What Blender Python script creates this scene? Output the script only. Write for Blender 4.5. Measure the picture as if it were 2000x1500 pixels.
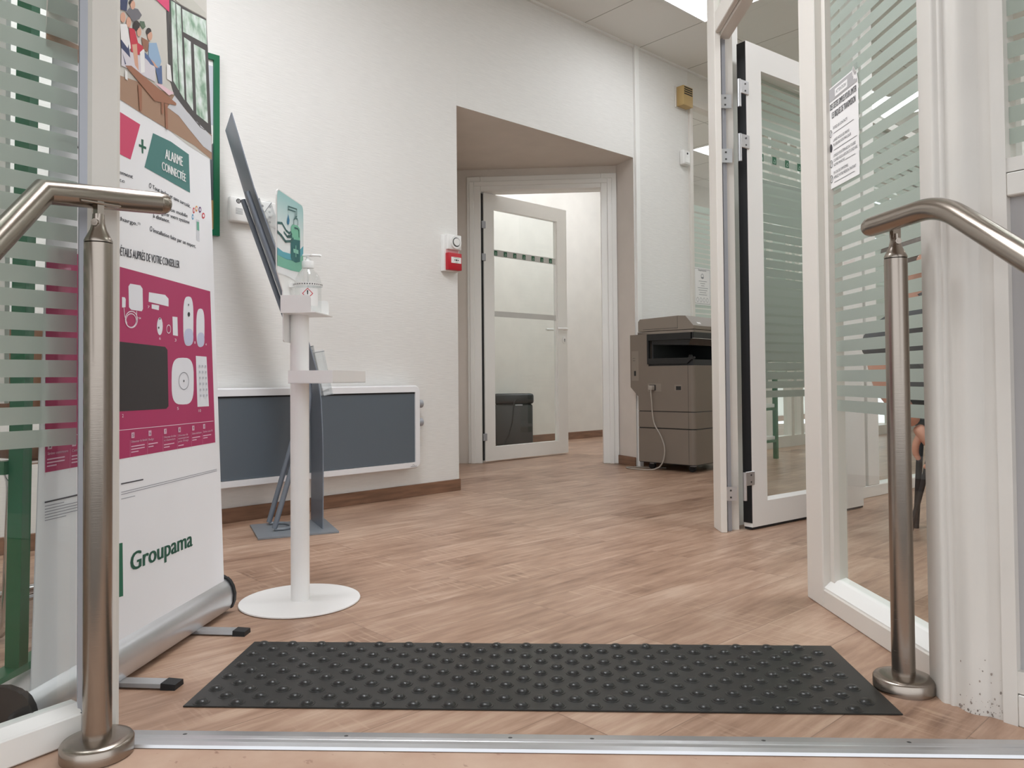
import bpy, bmesh, math, random
from mathutils import Vector, Matrix
random.seed(7)
for o in list(bpy.data.objects): bpy.data.objects.remove(o)
C = bpy.context.scene.collection
S = bpy.context.scene
PI = math.pi

# ------------------------------------------------------------------ camera, world, exposure
cd = bpy.data.cameras.new('camera'); cam = bpy.data.objects.new('camera', cd); C.objects.link(cam)
cd.sensor_width = 36; cd.lens = 27; cd.clip_start = .02
cd.shift_y = -0.0212
pitch, roll = math.radians(1.2), math.radians(.5)
fw = Vector((0, math.cos(pitch), math.sin(pitch))); r0 = Vector((1, 0, 0)); u0 = r0.cross(fw)
up = u0*math.cos(roll) + r0*math.sin(roll); rt = r0*math.cos(roll) - u0*math.sin(roll)
cam.matrix_world = Matrix(((rt.x, up.x, -fw.x, 0), (rt.y, up.y, -fw.y, 0), (rt.z, up.z, -fw.z, .645), (0, 0, 0, 1)))
S.camera = cam
S.view_settings.view_transform = 'Standard'; S.view_settings.look = 'None'
S.view_settings.gamma = 1; S.view_settings.exposure = 1.24
S.view_settings.use_curve_mapping = False
w = bpy.data.worlds.new('daylight'); S.world = w; w.use_nodes = True
bg = w.node_tree.nodes['Background']; bg.inputs[0].default_value = (.93, .96, 1, 1); bg.inputs[1].default_value = 0.70
LAMP = 8.2

# ------------------------------------------------------------------ frames of the room
P0 = Vector((-.313, 4.472)); PB = Vector((.897, 5.572))
eA = Vector((.715, .70)).normalized(); nA = Vector((eA.y, -eA.x)); angA = math.atan2(eA.y, eA.x)
eB = Vector((.74, .673)).normalized(); nB = Vector((eB.y, -eB.x)); angB = math.atan2(eB.y, eB.x)
ZC = 3.075
def WA(t, s=0): return P0 + eA*t + nA*s
def WB(t, s=0): return P0 + eB*t + nB*s

# ------------------------------------------------------------------ materials
def lin(c):
    return tuple(((v/255)/12.92 if v/255 <= .04045 else ((v/255+.055)/1.055)**2.4) for v in c)
def newmat(name):
    m = bpy.data.materials.new(name); m.use_nodes = True; nt = m.node_tree
    for n in list(nt.nodes): nt.nodes.remove(n)
    out = nt.nodes.new('ShaderNodeOutputMaterial'); return m, nt, out
def N(nt, t, **kw):
    n = nt.nodes.new(t)
    for k, v in kw.items():
        if k.startswith('i_'): n.inputs[k[2:].replace('_', ' ')].default_value = v
        else: setattr(n, k, v)
    return n
def mat(name, col, rough=.5, metal=0., var=.03, vs=6., bump=0., bs=200., stretch=(1, 1, 1), spec=.5, aniso=0., coat=0.):
    m, nt, out = newmat(name); L = nt.links.new
    p = N(nt, 'ShaderNodeBsdfPrincipled'); L(p.outputs[0], out.inputs[0])
    p.inputs['Roughness'].default_value = rough; p.inputs['Metallic'].default_value = metal
    p.inputs['Specular IOR Level'].default_value = spec; p.inputs['Anisotropic'].default_value = aniso
    p.inputs['Coat Weight'].default_value = coat
    tc = N(nt, 'ShaderNodeTexCoord'); mp = N(nt, 'ShaderNodeMapping'); mp.inputs['Scale'].default_value = stretch
    L(tc.outputs['Object'], mp.inputs[0])
    ns = N(nt, 'ShaderNodeTexNoise'); ns.inputs['Scale'].default_value = vs; ns.inputs['Detail'].default_value = 3
    L(mp.outputs[0], ns.inputs['Vector'])
    rp = N(nt, 'ShaderNodeValToRGB'); c = lin(col)
    rp.color_ramp.elements[0].position = .3; rp.color_ramp.elements[1].position = .7
    rp.color_ramp.elements[0].color = tuple(v*(1-var) for v in c)+(1,); rp.color_ramp.elements[1].color = tuple(min(1, v*(1+var)) for v in c)+(1,)
    L(ns.outputs[0], rp.inputs[0]); L(rp.outputs[0], p.inputs['Base Color'])
    if bump:
        n2 = N(nt, 'ShaderNodeTexNoise'); n2.inputs['Scale'].default_value = bs; n2.inputs['Detail'].default_value = 4
        L(mp.outputs[0], n2.inputs['Vector']); b = N(nt, 'ShaderNodeBump'); b.inputs['Strength'].default_value = bump; b.inputs['Distance'].default_value = .002
        L(n2.outputs[0], b.inputs['Height']); L(b.outputs[0], p.inputs['Normal'])
    return m
def emit(name, col, s):
    m, nt, out = newmat(name); e = N(nt, 'ShaderNodeEmission'); e.inputs[0].default_value = lin(col)+(1,); e.inputs[1].default_value = s
    nt.links.new(e.outputs[0], out.inputs[0]); return m
def glassmat(name, tint, refl=.07):
    m, nt, out = newmat(name); L = nt.links.new
    t = N(nt, 'ShaderNodeBsdfTransparent'); t.inputs[0].default_value = lin(tint)+(1,)
    g = N(nt, 'ShaderNodeBsdfGlossy'); g.inputs['Roughness'].default_value = .0; g.inputs[0].default_value = (1, 1, 1, 1)
    lw = N(nt, 'ShaderNodeLayerWeight'); lw.inputs[0].default_value = .5
    pw = N(nt, 'ShaderNodeMath', operation='POWER'); pw.inputs[1].default_value = 4.5; L(lw.outputs['Facing'], pw.inputs[0])
    ma = N(nt, 'ShaderNodeMath', operation='MULTIPLY_ADD'); ma.inputs[1].default_value = .8; ma.inputs[2].default_value = refl; L(pw.outputs[0], ma.inputs[0])
    mx = N(nt, 'ShaderNodeMixShader'); L(ma.outputs[0], mx.inputs[0]); L(t.outputs[0], mx.inputs[1]); L(g.outputs[0], mx.inputs[2]); L(mx.outputs[0], out.inputs[0])
    return m
def filmmat(name, col):
    m, nt, out = newmat(name); L = nt.links.new; c = lin(col)+(1,)
    d = N(nt, 'ShaderNodeBsdfDiffuse'); d.inputs[0].default_value = c
    t = N(nt, 'ShaderNodeBsdfTranslucent'); t.inputs[0].default_value = c
    r = N(nt, 'ShaderNodeBsdfRefraction'); r.inputs[0].default_value = c; r.inputs['Roughness'].default_value = .55; r.inputs['IOR'].default_value = 1.25
    m1 = N(nt, 'ShaderNodeMixShader'); m1.inputs[0].default_value = .5; L(d.outputs[0], m1.inputs[1]); L(t.outputs[0], m1.inputs[2])
    m2 = N(nt, 'ShaderNodeMixShader'); m2.inputs[0].default_value = .30; L(m1.outputs[0], m2.inputs[1]); L(r.outputs[0], m2.inputs[2]); L(m2.outputs[0], out.inputs[0])
    return m
def floormat():
    m, nt, out = newmat('wood_vinyl_planks'); L = nt.links.new
    p = N(nt, 'ShaderNodeBsdfPrincipled'); L(p.outputs[0], out.inputs[0])
    tc = N(nt, 'ShaderNodeTexCoord')
    br = N(nt, 'ShaderNodeTexBrick'); br.offset = .37; br.inputs['Scale'].default_value = 1
    br.inputs['Brick Width'].default_value = 1.25; br.inputs['Row Height'].default_value = .19; br.inputs['Mortar Size'].default_value = .0011; br.inputs['Mortar Smooth'].default_value = .2
    br.inputs['Color1'].default_value = (0, 0, 0, 1); br.inputs['Color2'].default_value = (1, 1, 1, 1); br.inputs['Mortar'].default_value = (.5, .5, .5, 1)
    L(tc.outputs['Object'], br.inputs['Vector'])
    # every plank shifts its own grain
    sc = N(nt, 'ShaderNodeVectorMath', operation='SCALE'); sc.inputs['Scale'].default_value = 7.3; L(br.outputs['Color'], sc.inputs[0])
    ad = N(nt, 'ShaderNodeVectorMath', operation='ADD'); L(tc.outputs['Object'], ad.inputs[0]); L(sc.outputs[0], ad.inputs[1])
    mp = N(nt, 'ShaderNodeMapping'); mp.inputs['Scale'].default_value = (2.2, 17, 1); L(ad.outputs[0], mp.inputs[0])
    n1 = N(nt, 'ShaderNodeTexNoise'); n1.inputs['Scale'].default_value = 2.2; n1.inputs['Detail'].default_value = 8; n1.inputs['Roughness'].default_value = .62; L(mp.outputs[0], n1.inputs['Vector'])
    n3 = N(nt, 'ShaderNodeTexNoise'); n3.inputs['Scale'].default_value = 3.2; n3.inputs['Detail'].default_value = 4; L(ad.outputs[0], n3.inputs['Vector'])
    mixn = N(nt, 'ShaderNodeMix'); mixn.data_type = 'FLOAT'; mixn.inputs[0].default_value = .42; L(n1.outputs[0], mixn.inputs[2]); L(n3.outputs[0], mixn.inputs[3])
    pk = N(nt, 'ShaderNodeMath', operation='MULTIPLY_ADD'); pk.inputs[1].default_value = .10; L(br.outputs['Color'], pk.inputs[0]); L(mixn.outputs[0], pk.inputs[2])
    rp = N(nt, 'ShaderNodeValToRGB'); e = rp.color_ramp.elements
    e[0].position = .36; e[0].color = lin((118, 88, 70))+(1,); e[1].position = .72; e[1].color = lin((196, 168, 146))+(1,)
    q = e.new(.47); q.color = lin((152, 120, 99))+(1,); q = e.new(.58); q.color = lin((172, 140, 118))+(1,)
    L(pk.outputs[0], rp.inputs[0])
    # pale saw marks across the grain, in patches
    m2 = N(nt, 'ShaderNodeMapping'); m2.inputs['Scale'].default_value = (95, 7, 1); L(ad.outputs[0], m2.inputs[0])
    n2 = N(nt, 'ShaderNodeTexNoise'); n2.inputs['Scale'].default_value = 1; n2.inputs['Detail'].default_value = 2; L(m2.outputs[0], n2.inputs['Vector'])
    g2 = N(nt, 'ShaderNodeMapRange'); g2.inputs[1].default_value = .56; g2.inputs[2].default_value = .66; L(n2.outputs[0], g2.inputs[0])
    n4 = N(nt, 'ShaderNodeTexNoise'); n4.inputs['Scale'].default_value = 2.6; n4.inputs['Detail'].default_value = 2; L(ad.outputs[0], n4.inputs['Vector'])
    g4 = N(nt, 'ShaderNodeMapRange'); g4.inputs[1].default_value = .50; g4.inputs[2].default_value = .64; L(n4.outputs[0], g4.inputs[0])
    mu = N(nt, 'ShaderNodeMath', operation='MULTIPLY'); L(g2.outputs[0], mu.inputs[0]); L(g4.outputs[0], mu.inputs[1])
    mu2 = N(nt, 'ShaderNodeMath', operation='MULTIPLY'); mu2.inputs[1].default_value = .5; L(mu.outputs[0], mu2.inputs[0])
    mx = N(nt, 'ShaderNodeMix'); mx.data_type = 'RGBA'; L(mu2.outputs[0], mx.inputs[0]); L(rp.outputs[0], mx.inputs[6]); mx.inputs[7].default_value = lin((200, 172, 148))+(1,)
    sm = N(nt, 'ShaderNodeMix'); sm.data_type = 'RGBA'; fa = N(nt, 'ShaderNodeMath', operation='MULTIPLY'); fa.inputs[1].default_value = .55
    L(br.outputs['Fac'], fa.inputs[0]); L(fa.outputs[0], sm.inputs[0]); L(mx.outputs[2], sm.inputs[6]); sm.inputs[7].default_value = lin((80, 56, 42))+(1,)
    L(sm.outputs[2], p.inputs['Base Color'])
    p.inputs['Roughness'].default_value = .36; p.inputs['Specular IOR Level'].default_value = .45
    b = N(nt, 'ShaderNodeBump'); b.inputs['Strength'].default_value = .12; b.inputs['Distance'].default_value = .001; L(n1.outputs[0], b.inputs['Height']); L(b.outputs[0], p.inputs['Normal'])
    return m
def stonemat():
    m, nt, out = newmat('pink_beige_stone'); L = nt.links.new
    p = N(nt, 'ShaderNodeBsdfPrincipled'); L(p.outputs[0], out.inputs[0]); p.inputs['Roughness'].default_value = .55
    tc = N(nt, 'ShaderNodeTexCoord')
    n = N(nt, 'ShaderNodeTexNoise'); n.inputs['Scale'].default_value = 9; n.inputs['Detail'].default_value = 5; L(tc.outputs['Object'], n.inputs['Vector'])
    rp = N(nt, 'ShaderNodeValToRGB'); e = rp.color_ramp.elements
    e[0].position = .35; e[0].color = lin((186, 152, 130))+(1,); e[1].position = .68; e[1].color = lin((204, 175, 153))+(1,); L(n.outputs[0], rp.inputs[0])
    mp = N(nt, 'ShaderNodeMapping'); mp.inputs['Scale'].default_value = (1, .6, 1); mp.inputs['Rotation'].default_value = (0, 0, .7); L(tc.outputs['Object'], mp.inputs[0])
    n2 = N(nt, 'ShaderNodeTexNoise'); n2.inputs['Scale'].default_value = 55; n2.inputs['Detail'].default_value = 3; L(mp.outputs[0], n2.inputs['Vector'])
    g = N(nt, 'ShaderNodeMapRange'); g.inputs[1].default_value = .66; g.inputs[2].default_value = .74; L(n2.outputs[0], g.inputs[0])
    k = N(nt, 'ShaderNodeMath', operation='MULTIPLY'); k.inputs[1].default_value = .55; L(g.outputs[0], k.inputs[0])
    mx = N(nt, 'ShaderNodeMix'); mx.data_type = 'RGBA'; L(k.outputs[0], mx.inputs[0]); L(rp.outputs[0], mx.inputs[6]); mx.inputs[7].default_value = lin((120, 78, 60))+(1,)
    L(mx.outputs[2], p.inputs['Base Color']); return m
def wallpaper():
    m, nt, out = newmat('white_textured_wallpaper'); L = nt.links.new
    p = N(nt, 'ShaderNodeBsdfPrincipled'); L(p.outputs[0], out.inputs[0]); p.inputs['Roughness'].default_value = .6; p.inputs['Specular IOR Level'].default_value = .3
    tc = N(nt, 'ShaderNodeTexCoord'); mp = N(nt, 'ShaderNodeMapping'); mp.inputs['Scale'].default_value = (14, 14, 260); L(tc.outputs['Object'], mp.inputs[0])
    n = N(nt, 'ShaderNodeTexNoise'); n.inputs['Scale'].default_value = 1; n.inputs['Detail'].default_value = 3; L(mp.outputs[0], n.inputs['Vector'])
    b = N(nt, 'ShaderNodeBump'); b.inputs['Strength'].default_value = .30; b.inputs['Distance'].default_value = .003; L(n.outputs[0], b.inputs['Height']); L(b.outputs[0], p.inputs['Normal'])
    rp = N(nt, 'ShaderNodeValToRGB'); e = rp.color_ramp.elements
    e[0].position = .3; e[0].color = lin((228, 226, 222))+(1,); e[1].position = .7; e[1].color = lin((235, 233, 229))+(1,); L(n.outputs[0], rp.inputs[0]); L(rp.outputs[0], p.inputs['Base Color'])
    return m
def ceilmat():
    m, nt, out = newmat('ceiling_tiles'); L = nt.links.new
    p = N(nt, 'ShaderNodeBsdfPrincipled'); L(p.outputs[0], out.inputs[0]); p.inputs['Roughness'].default_value = .8
    tc = N(nt, 'ShaderNodeTexCoord')
    br = N(nt, 'ShaderNodeTexBrick'); br.offset = 0; br.inputs['Scale'].default_value = 1; br.inputs['Brick Width'].default_value = .6; br.inputs['Row Height'].default_value = .6
    br.inputs['Mortar Size'].default_value = .004; br.inputs['Mortar Smooth'].default_value = .1
    br.inputs['Color1'].default_value = lin((236, 234, 229))+(1,); br.inputs['Color2'].default_value = lin((233, 231, 226))+(1,); br.inputs['Mortar'].default_value = lin((170, 166, 158))+(1,)
    L(tc.outputs['Object'], br.inputs['Vector']); L(br.outputs['Color'], p.inputs['Base Color']); return m
def steelmat():
    m, nt, out = newmat('brushed_stainless'); L = nt.links.new
    p = N(nt, 'ShaderNodeBsdfPrincipled'); L(p.outputs[0], out.inputs[0]); p.inputs['Metallic'].default_value = 1
    p.inputs['Base Color'].default_value = lin((158, 148, 138))+(1,); p.inputs['Roughness'].default_value = .30; p.inputs['Anisotropic'].default_value = .55
    tc = N(nt, 'ShaderNodeTexCoord'); mp = N(nt, 'ShaderNodeMapping'); mp.inputs['Scale'].default_value = (30, 30, 900); L(tc.outputs['Object'], mp.inputs[0])
    n = N(nt, 'ShaderNodeTexNoise'); n.inputs['Scale'].default_value = 1; n.inputs['Detail'].default_value = 3; L(mp.outputs[0], n.inputs['Vector'])
    b = N(nt, 'ShaderNodeBump'); b.inputs['Strength'].default_value = .06; b.inputs['Distance'].default_value = .001; L(n.outputs[0], b.inputs['Height']); L(b.outputs[0], p.inputs['Normal'])
    g = N(nt, 'ShaderNodeMapRange'); g.inputs[3].default_value = .20; g.inputs[4].default_value = .30; L(n.outputs[0], g.inputs[0]); L(g.outputs[0], p.inputs['Roughness'])
    return m

M = dict(
 floor=floormat(), stone=stonemat(), wall=wallpaper(), ceil=ceilmat(), steel=steelmat(),
 paint=mat('white_smooth_wall', (226, 222, 215), .6, bump=.05, bs=60),
 alcove=mat('alcove_plaster', (222, 214, 206), .65, bump=.05, bs=60),
 frame=mat('white_painted_frame', (240, 239, 235), .32, var=.012, vs=3),
 cream=mat('cream_painted_wood', (224, 219, 211), .38, var=.02, vs=4, stretch=(1, 1, .2)),
 pilaster=mat('white_gloss_paint', (218, 214, 207), .35, var=.03, vs=5, bump=.04, bs=30),
 scuff=mat('scuffed_paint', (150, 140, 132), .6, var=.35, vs=40),
 base=mat('wood_skirting', (130, 97, 76), .5, var=.28, vs=5, stretch=(1, 1, 9)),
 alu=mat('aluminium', (205, 206, 208), .33, metal=.85, var=.03, vs=10, aniso=.3),
 alug=mat('grey_aluminium', (168, 170, 176), .4, metal=.3, var=.02),
 black=mat('black_rubber', (24, 25, 27), .6), plast=mat('black_plastic', (32, 33, 35), .35),
 mat=mat('charcoal_rubber', (31, 31, 29), .34, var=.10, vs=9, bump=.06, bs=350),
 white=mat('white_plastic', (236, 235, 232), .4, var=.01), powder=mat('white_powder_coat', (238, 236, 233), .45, var=.01, bump=.03, bs=900),
 radf=mat('white_enamel', (236, 235, 236), .3, var=.01),
 radg=mat('blue_grey_mesh', (92, 101, 109), .42, var=.12, vs=700, spec=.6),
 rack=mat('grey_blue_steel', (116, 123, 133), .4, metal=.15, var=.06, vs=5), rackb=mat('grey_painted_steel', (132, 137, 142), .45, metal=.2),
 copier=mat('taupe_plastic', (128, 117, 106), .5, var=.02, bump=.04, bs=900), copier2=mat('taupe_plastic_light', (142, 132, 121), .48, var=.02),
 copdk=mat('dark_glossy_plastic', (36, 37, 38), .28), copin=mat('dark_tray', (46, 48, 50), .5),
 green=mat('green_lacquer', (22, 104, 70), .35, var=.05), red=mat('red_plastic', (186, 26, 42), .4), beige=mat('yellowed_plastic', (196, 166, 112), .5, var=.06),
 chrome=mat('chrome', (210, 212, 215), .1, metal=1., var=.01), darkg=mat('dark_grey_plastic', (64, 64, 64), .45),
 paper=mat('white_paper', (238, 236, 234), .7, var=.01), ink=mat('grey_ink', (70, 70, 74), .7), ink2=mat('light_grey_ink', (150, 150, 152), .7), inkg=mat('grey_print_band', (176, 174, 174), .7),
 glass=glassmat('clear_glass', (248, 252, 250), .05), glassp=glassmat('clear_plastic', (248, 249, 249), .03), film=filmmat('frosted_film', (196, 206, 198)),
 filmw=mat('grey_glass_band', (196, 195, 190), .6),
 wood=mat('brown_seat_wood', (120, 84, 60), .45, var=.1), cable=mat('grey_cable', (168, 160, 150), .5),
 diff=emit('lit_panel', (247, 250, 255), LAMP),
 diff_low=emit('lit_panel_dim', (247, 250, 255), LAMP*.62), diff_high=emit('lit_panel_bright', (247, 250, 255), LAMP*1.45),
 skin=mat('skin', (206, 152, 128), .5, var=.05, vs=25), skin2=mat('nail', (222, 172, 150), .35), coat=mat('charcoal_cloth', (52, 55, 58), .85, var=.12, vs=60, bump=.2, bs=300),
 trouser=mat('slate_cloth', (62, 72, 80), .85, var=.1, vs=60, bump=.2, bs=300), hair=mat('grey_brown_hair', (92, 80, 72), .6, var=.3, vs=90, bump=.4, bs=250), mask=mat('pale_blue_mask', (150, 184, 204), .8, var=.08, vs=60),
 shoe=mat('black_leather', (30, 29, 29), .4),
)
_pc = {}
def ink(r, g, b, rough=.55):
    k = (r, g, b)
    if k not in _pc: _pc[k] = mat('print_%d_%d_%d' % k, k, rough, var=.01)
    return _pc[k]
def foliage():
    m, nt, out = newmat('print_foliage'); L = nt.links.new
    p = N(nt, 'ShaderNodeBsdfPrincipled'); L(p.outputs[0], out.inputs[0]); p.inputs['Roughness'].default_value = .5
    tc = N(nt, 'ShaderNodeTexCoord'); n = N(nt, 'ShaderNodeTexNoise'); n.inputs['Scale'].default_value = 22; n.inputs['Detail'].default_value = 6; L(tc.outputs['Object'], n.inputs['Vector'])
    rp = N(nt, 'ShaderNodeValToRGB'); e = rp.color_ramp.elements
    e[0].position = .36; e[0].color = lin((132, 166, 140))+(1,); e[1].position = .66; e[1].color = lin((236, 242, 240))+(1,); q = e.new(.5); q.color = lin((198, 216, 202))+(1,)
    L(n.outputs[0], rp.inputs[0]); L(rp.outputs[0], p.inputs['Base Color']); return m
FOL = foliage()

# ------------------------------------------------------------------ mesh helpers
def obj(name, bm, m=None, parent=None, smooth=False):
    me = bpy.data.meshes.new(name)
    bmesh.ops.recalc_face_normals(bm, faces=bm.faces[:]) if smooth != 'keep' else None
    bm.to_mesh(me); bm.free()
    if m: me.materials.append(m)
    o = bpy.data.objects.new(name, me); C.objects.link(o)
    if smooth:
        for p in me.polygons: p.use_smooth = True
        if smooth is True:
            try: me.set_sharp_from_angle(angle=math.radians(38))
            except Exception: pass
    if parent: o.parent = parent
    return o
def thing(name, label, cat, loc=(0, 0, 0), rz=0., group=None):
    o = bpy.data.objects.new(name, None); C.objects.link(o); o.location = loc; o.rotation_euler = (0, 0, rz); o.empty_display_size = .1
    o['label'] = label; o['category'] = cat
    if group: o['group'] = group
    return o
def tag(o, label, cat, group=None):
    o['label'] = label; o['category'] = cat
    if group: o['group'] = group
    return o
def struct(o): o['kind'] = 'structure'; return o
def sthing(name, loc=(0, 0, 0), rz=0.):
    o = bpy.data.objects.new(name, None); C.objects.link(o); o.location = loc; o.rotation_euler = (0, 0, rz); o['kind'] = 'structure'; return o
def nb(): return bmesh.new()
def box(bm, x0, x1, y0, y1, z0, z1, bev=0., seg=2):
    vs = [bm.verts.new((x, y, z)) for x in (x0, x1) for y in (y0, y1) for z in (z0, z1)]
    q = [(0, 1, 3, 2), (4, 6, 7, 5), (0, 4, 5, 1), (2, 3, 7, 6), (0, 2, 6, 4), (1, 5, 7, 3)]
    fs = [bm.faces.new([vs[i] for i in f]) for f in q]
    if bev:
        es = list({e for f in fs for e in f.edges}); bmesh.ops.bevel(bm, geom=es, offset=bev, segments=seg, profile=.5, affect='EDGES')
    return bm
def bx(*a, **k): return box(nb(), *a, **k)
def prism(bm, pts, z0, z1, cap=True):
    a = [bm.verts.new((p[0], p[1], z0)) for p in pts]; b = [bm.verts.new((p[0], p[1], z1)) for p in pts]; n = len(pts)
    for i in range(n): bm.faces.new((a[i], a[(i+1) % n], b[(i+1) % n], b[i]))
    if cap: bm.faces.new(a[::-1]); bm.faces.new(b)
    return bm
def extr(bm, prof, fn):
    """profile of (u,v) swept between two mapped copies fn(u,v,0), fn(u,v,1)"""
    a = [bm.verts.new(fn(u, v, 0)) for u, v in prof]; b = [bm.verts.new(fn(u, v, 1)) for u, v in prof]; n = len(prof)
    for i in range(n): bm.faces.new((a[i], a[(i+1) % n], b[(i+1) % n], b[i]))
    bm.faces.new(a[::-1]); bm.faces.new(b); return bm
def tube(bm, path, r, n=16, cap=True):
    path = [Vector(p) for p in path]; rs = r if isinstance(r, (list, tuple)) else [r]*len(path); rings = []
    t0 = (path[1]-path[0]).normalized(); ref = Vector((0, 0, 1)) if abs(t0.z) < .9 else Vector((1, 0, 0)); x = t0.cross(ref).normalized()
    for i, p in enumerate(path):
        t = ((path[i+1]-p).normalized() if i < len(path)-1 else Vector()) + ((p-path[i-1]).normalized() if i else Vector()); t.normalize()
        x = (x - t*x.dot(t)).normalized(); y = t.cross(x)
        k = 1.
        if 0 < i < len(path)-1:
            d = (path[i+1]-p).normalized(); k = 1/max(.5, t.dot(d))
        ring = []
        for j in range(n):
            a = 2*PI*j/n; v = x*math.cos(a)*rs[i]+y*math.sin(a)*rs[i]
            if k != 1.:
                d1 = (p-path[i-1]).normalized(); d2 = (path[i+1]-p).normalized(); bb = (d2-d1)
                if bb.length > 1e-6: bb.normalize(); v = v + bb*(v.dot(bb))*(k-1)
            ring.append(bm.verts.new(p+v))
        rings.append(ring)
    for a, b in zip(rings, rings[1:]):
        for j in range(n): bm.faces.new((a[j], a[(j+1) % n], b[(j+1) % n], b[j]))
    if cap: bm.faces.new(rings[0][::-1]); bm.faces.new(rings[-1])
    return bm
def lathe(bm, prof, n=32, c=(0, 0, 0)):
    rings = []
    for r, z in prof:
        if r < 1e-6: rings.append([bm.verts.new((c[0], c[1], c[2]+z))])
        else: rings.append([bm.verts.new((c[0]+r*math.cos(2*PI*j/n), c[1]+r*math.sin(2*PI*j/n), c[2]+z)) for j in range(n)])
    for a, b in zip(rings, rings[1:]):
        for j in range(n):
            k = (j+1) % n
            if len(a) == 1 and len(b) == 1: continue
            if len(a) == 1: bm.faces.new((a[0], b[k], b[j]))
            elif len(b) == 1: bm.faces.new((a[j], a[k], b[0]))
            else: bm.faces.new((a[j], a[k], b[k], b[j]))
    return bm
def arc(p, q, c, n=8):
    """quadratic bend from p to q around control point c"""
    p, q, c = Vector(p), Vector(q), Vector(c)
    return [(p*(1-t)**2 + c*2*t*(1-t) + q*t*t) for t in [i/n for i in range(n+1)]]
def rrect(x0, x1, y0, y1, r, n=5):
    out = []
    for cx, cy, a in ((x1-r, y1-r, 0), (x0+r, y1-r, 90), (x0+r, y0+r, 180), (x1-r, y0+r, 270)):
        for i in range(n+1):
            t = math.radians(a+90*i/n); out.append((cx+r*math.cos(t), cy+r*math.sin(t)))
    return out
def ell(cx, cy, rx, ry, n=24, p=2.):
    o = []
    for i in range(n):
        t = 2*PI*i/n; c, s = math.cos(t), math.sin(t)
        o.append((cx+rx*math.copysign(abs(c)**(2/p), c), cy+ry*math.copysign(abs(s)**(2/p), s)))
    return o
def frame2(bm, fn, X0, X1, Z0, Z1, w, y0, y1, wt=None, wb=None):
    """rectangular frame of members in local xz plane, as four boxes"""
    wt = w if wt is None else wt; wb = w if wb is None else wb
    box(bm, X0, X0+w, y0, y1, Z0, Z1); box(bm, X1-w, X1, y0, y1, Z0, Z1); box(bm, X0+w, X1-w, y0, y1, Z1-wt, Z1); box(bm, X0+w, X1-w, y0, y1, Z0, Z0+wb)
    return bm
_fc = {}
def textverts(s, res=3):
    k = (s, res)
    if k in _fc: return _fc[k]
    cu = bpy.data.curves.new('t', 'FONT'); cu.body = s; cu.size = 1; cu.resolution_u = res
    o = bpy.data.objects.new('t', cu); C.objects.link(o); dg = bpy.context.evaluated_depsgraph_get(); me = bpy.data.meshes.new_from_object(o.evaluated_get(dg))
    v = [(a.co.x, a.co.y) for a in me.vertices]; f = [tuple(p.vertices) for p in me.polygons]
    bpy.data.objects.remove(o); bpy.data.curves.remove(cu); bpy.data.meshes.remove(me)
    _fc[k] = (v, f); return _fc[k]
def text(bm, s, A, B, h, fn, fat=0.):
    """lay the string on the baseline A-B (local 2D), cap height h"""
    v, f = textverts(s)
    if not v: return
    x0 = min(p[0] for p in v); x1 = max(p[0] for p in v); L = math.hypot(B[0]-A[0], B[1]-A[1]); dx, dy = (B[0]-A[0])/L, (B[1]-A[1])/L
    for rep in ((0, 0),) + (((fat, 0), (-fat, 0)) if fat else ()):
        vs = []
        for x, y in v:
            t = (x-x0)/(x1-x0)*L + rep[0]; yy = y/.70*h
            vs.append(bm.verts.new(fn(A[0]+dx*t, A[1]+dy*t+yy)))
        for q in f:
            try: bm.faces.new([vs[i] for i in q])
            except ValueError: pass
def poly(bm, pts, fn, grid=0.):
    t = nb(); f = t.faces.new([t.verts.new((p[0], p[1], 0)) for p in pts])
    bmesh.ops.triangulate(t, faces=[f])
    if grid:
        xs = [p[0] for p in pts]; ys = [p[1] for p in pts]
        for ax, lo, hi in ((0, min(xs), max(xs)), (1, min(ys), max(ys))):
            k = math.ceil(lo/grid)
            while k*grid < hi:
                co = [0, 0, 0]; co[ax] = k*grid; no = [0, 0, 0]; no[ax] = 1
                bmesh.ops.bisect_plane(t, geom=t.verts[:]+t.edges[:]+t.faces[:], plane_co=co, plane_no=no); k += 1
    m = {v: bm.verts.new(fn(v.co.x, v.co.y)) for v in t.verts}
    for f in t.faces:
        try: bm.faces.new([m[v] for v in f.verts])
        except ValueError: pass
    t.free()
def stroke(bm, pts, w, fn):
    for i, (a, b) in enumerate(zip(pts, pts[1:])):
        dx, dy = b[0]-a[0], b[1]-a[1]; l = math.hypot(dx, dy) or 1; nx, ny = -dy/l*w/2, dx/l*w/2
        ex, ey = dx/l*w*.3, dy/l*w*.3
        vs = [bm.verts.new(fn(*p)) for p in ((a[0]+nx-ex, a[1]+ny-ey), (b[0]+nx+ex, b[1]+ny+ey), (b[0]-nx+ex, b[1]-ny+ey), (a[0]-nx-ex, a[1]-ny-ey))]
        bm.faces.new(vs)
def xf(loc, rz):
    c, s = math.cos(rz), math.sin(rz)
    return lambda x, y, z: (loc[0]+c*x-s*y, loc[1]+s*x+c*y, loc[2]+z)
def bands(bm, x0, x1, y, z0, z1, pitch=.0405, wd=.030):
    z = z0
    while z < z1:
        vs = [bm.verts.new(p) for p in ((x0, y, z), (x1, y, z), (x1, y, min(z1, z+wd)), (x0, y, min(z1, z+wd)))]
        bm.faces.new(vs); z += pitch
    return bm
def quad(x0, x1, y, z0, z1):
    bm = nb(); bm.faces.new([bm.verts.new(p) for p in ((x0, y, z0), (x1, y, z0), (x1, y, z1), (x0, y, z1))]); return bm
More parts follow.
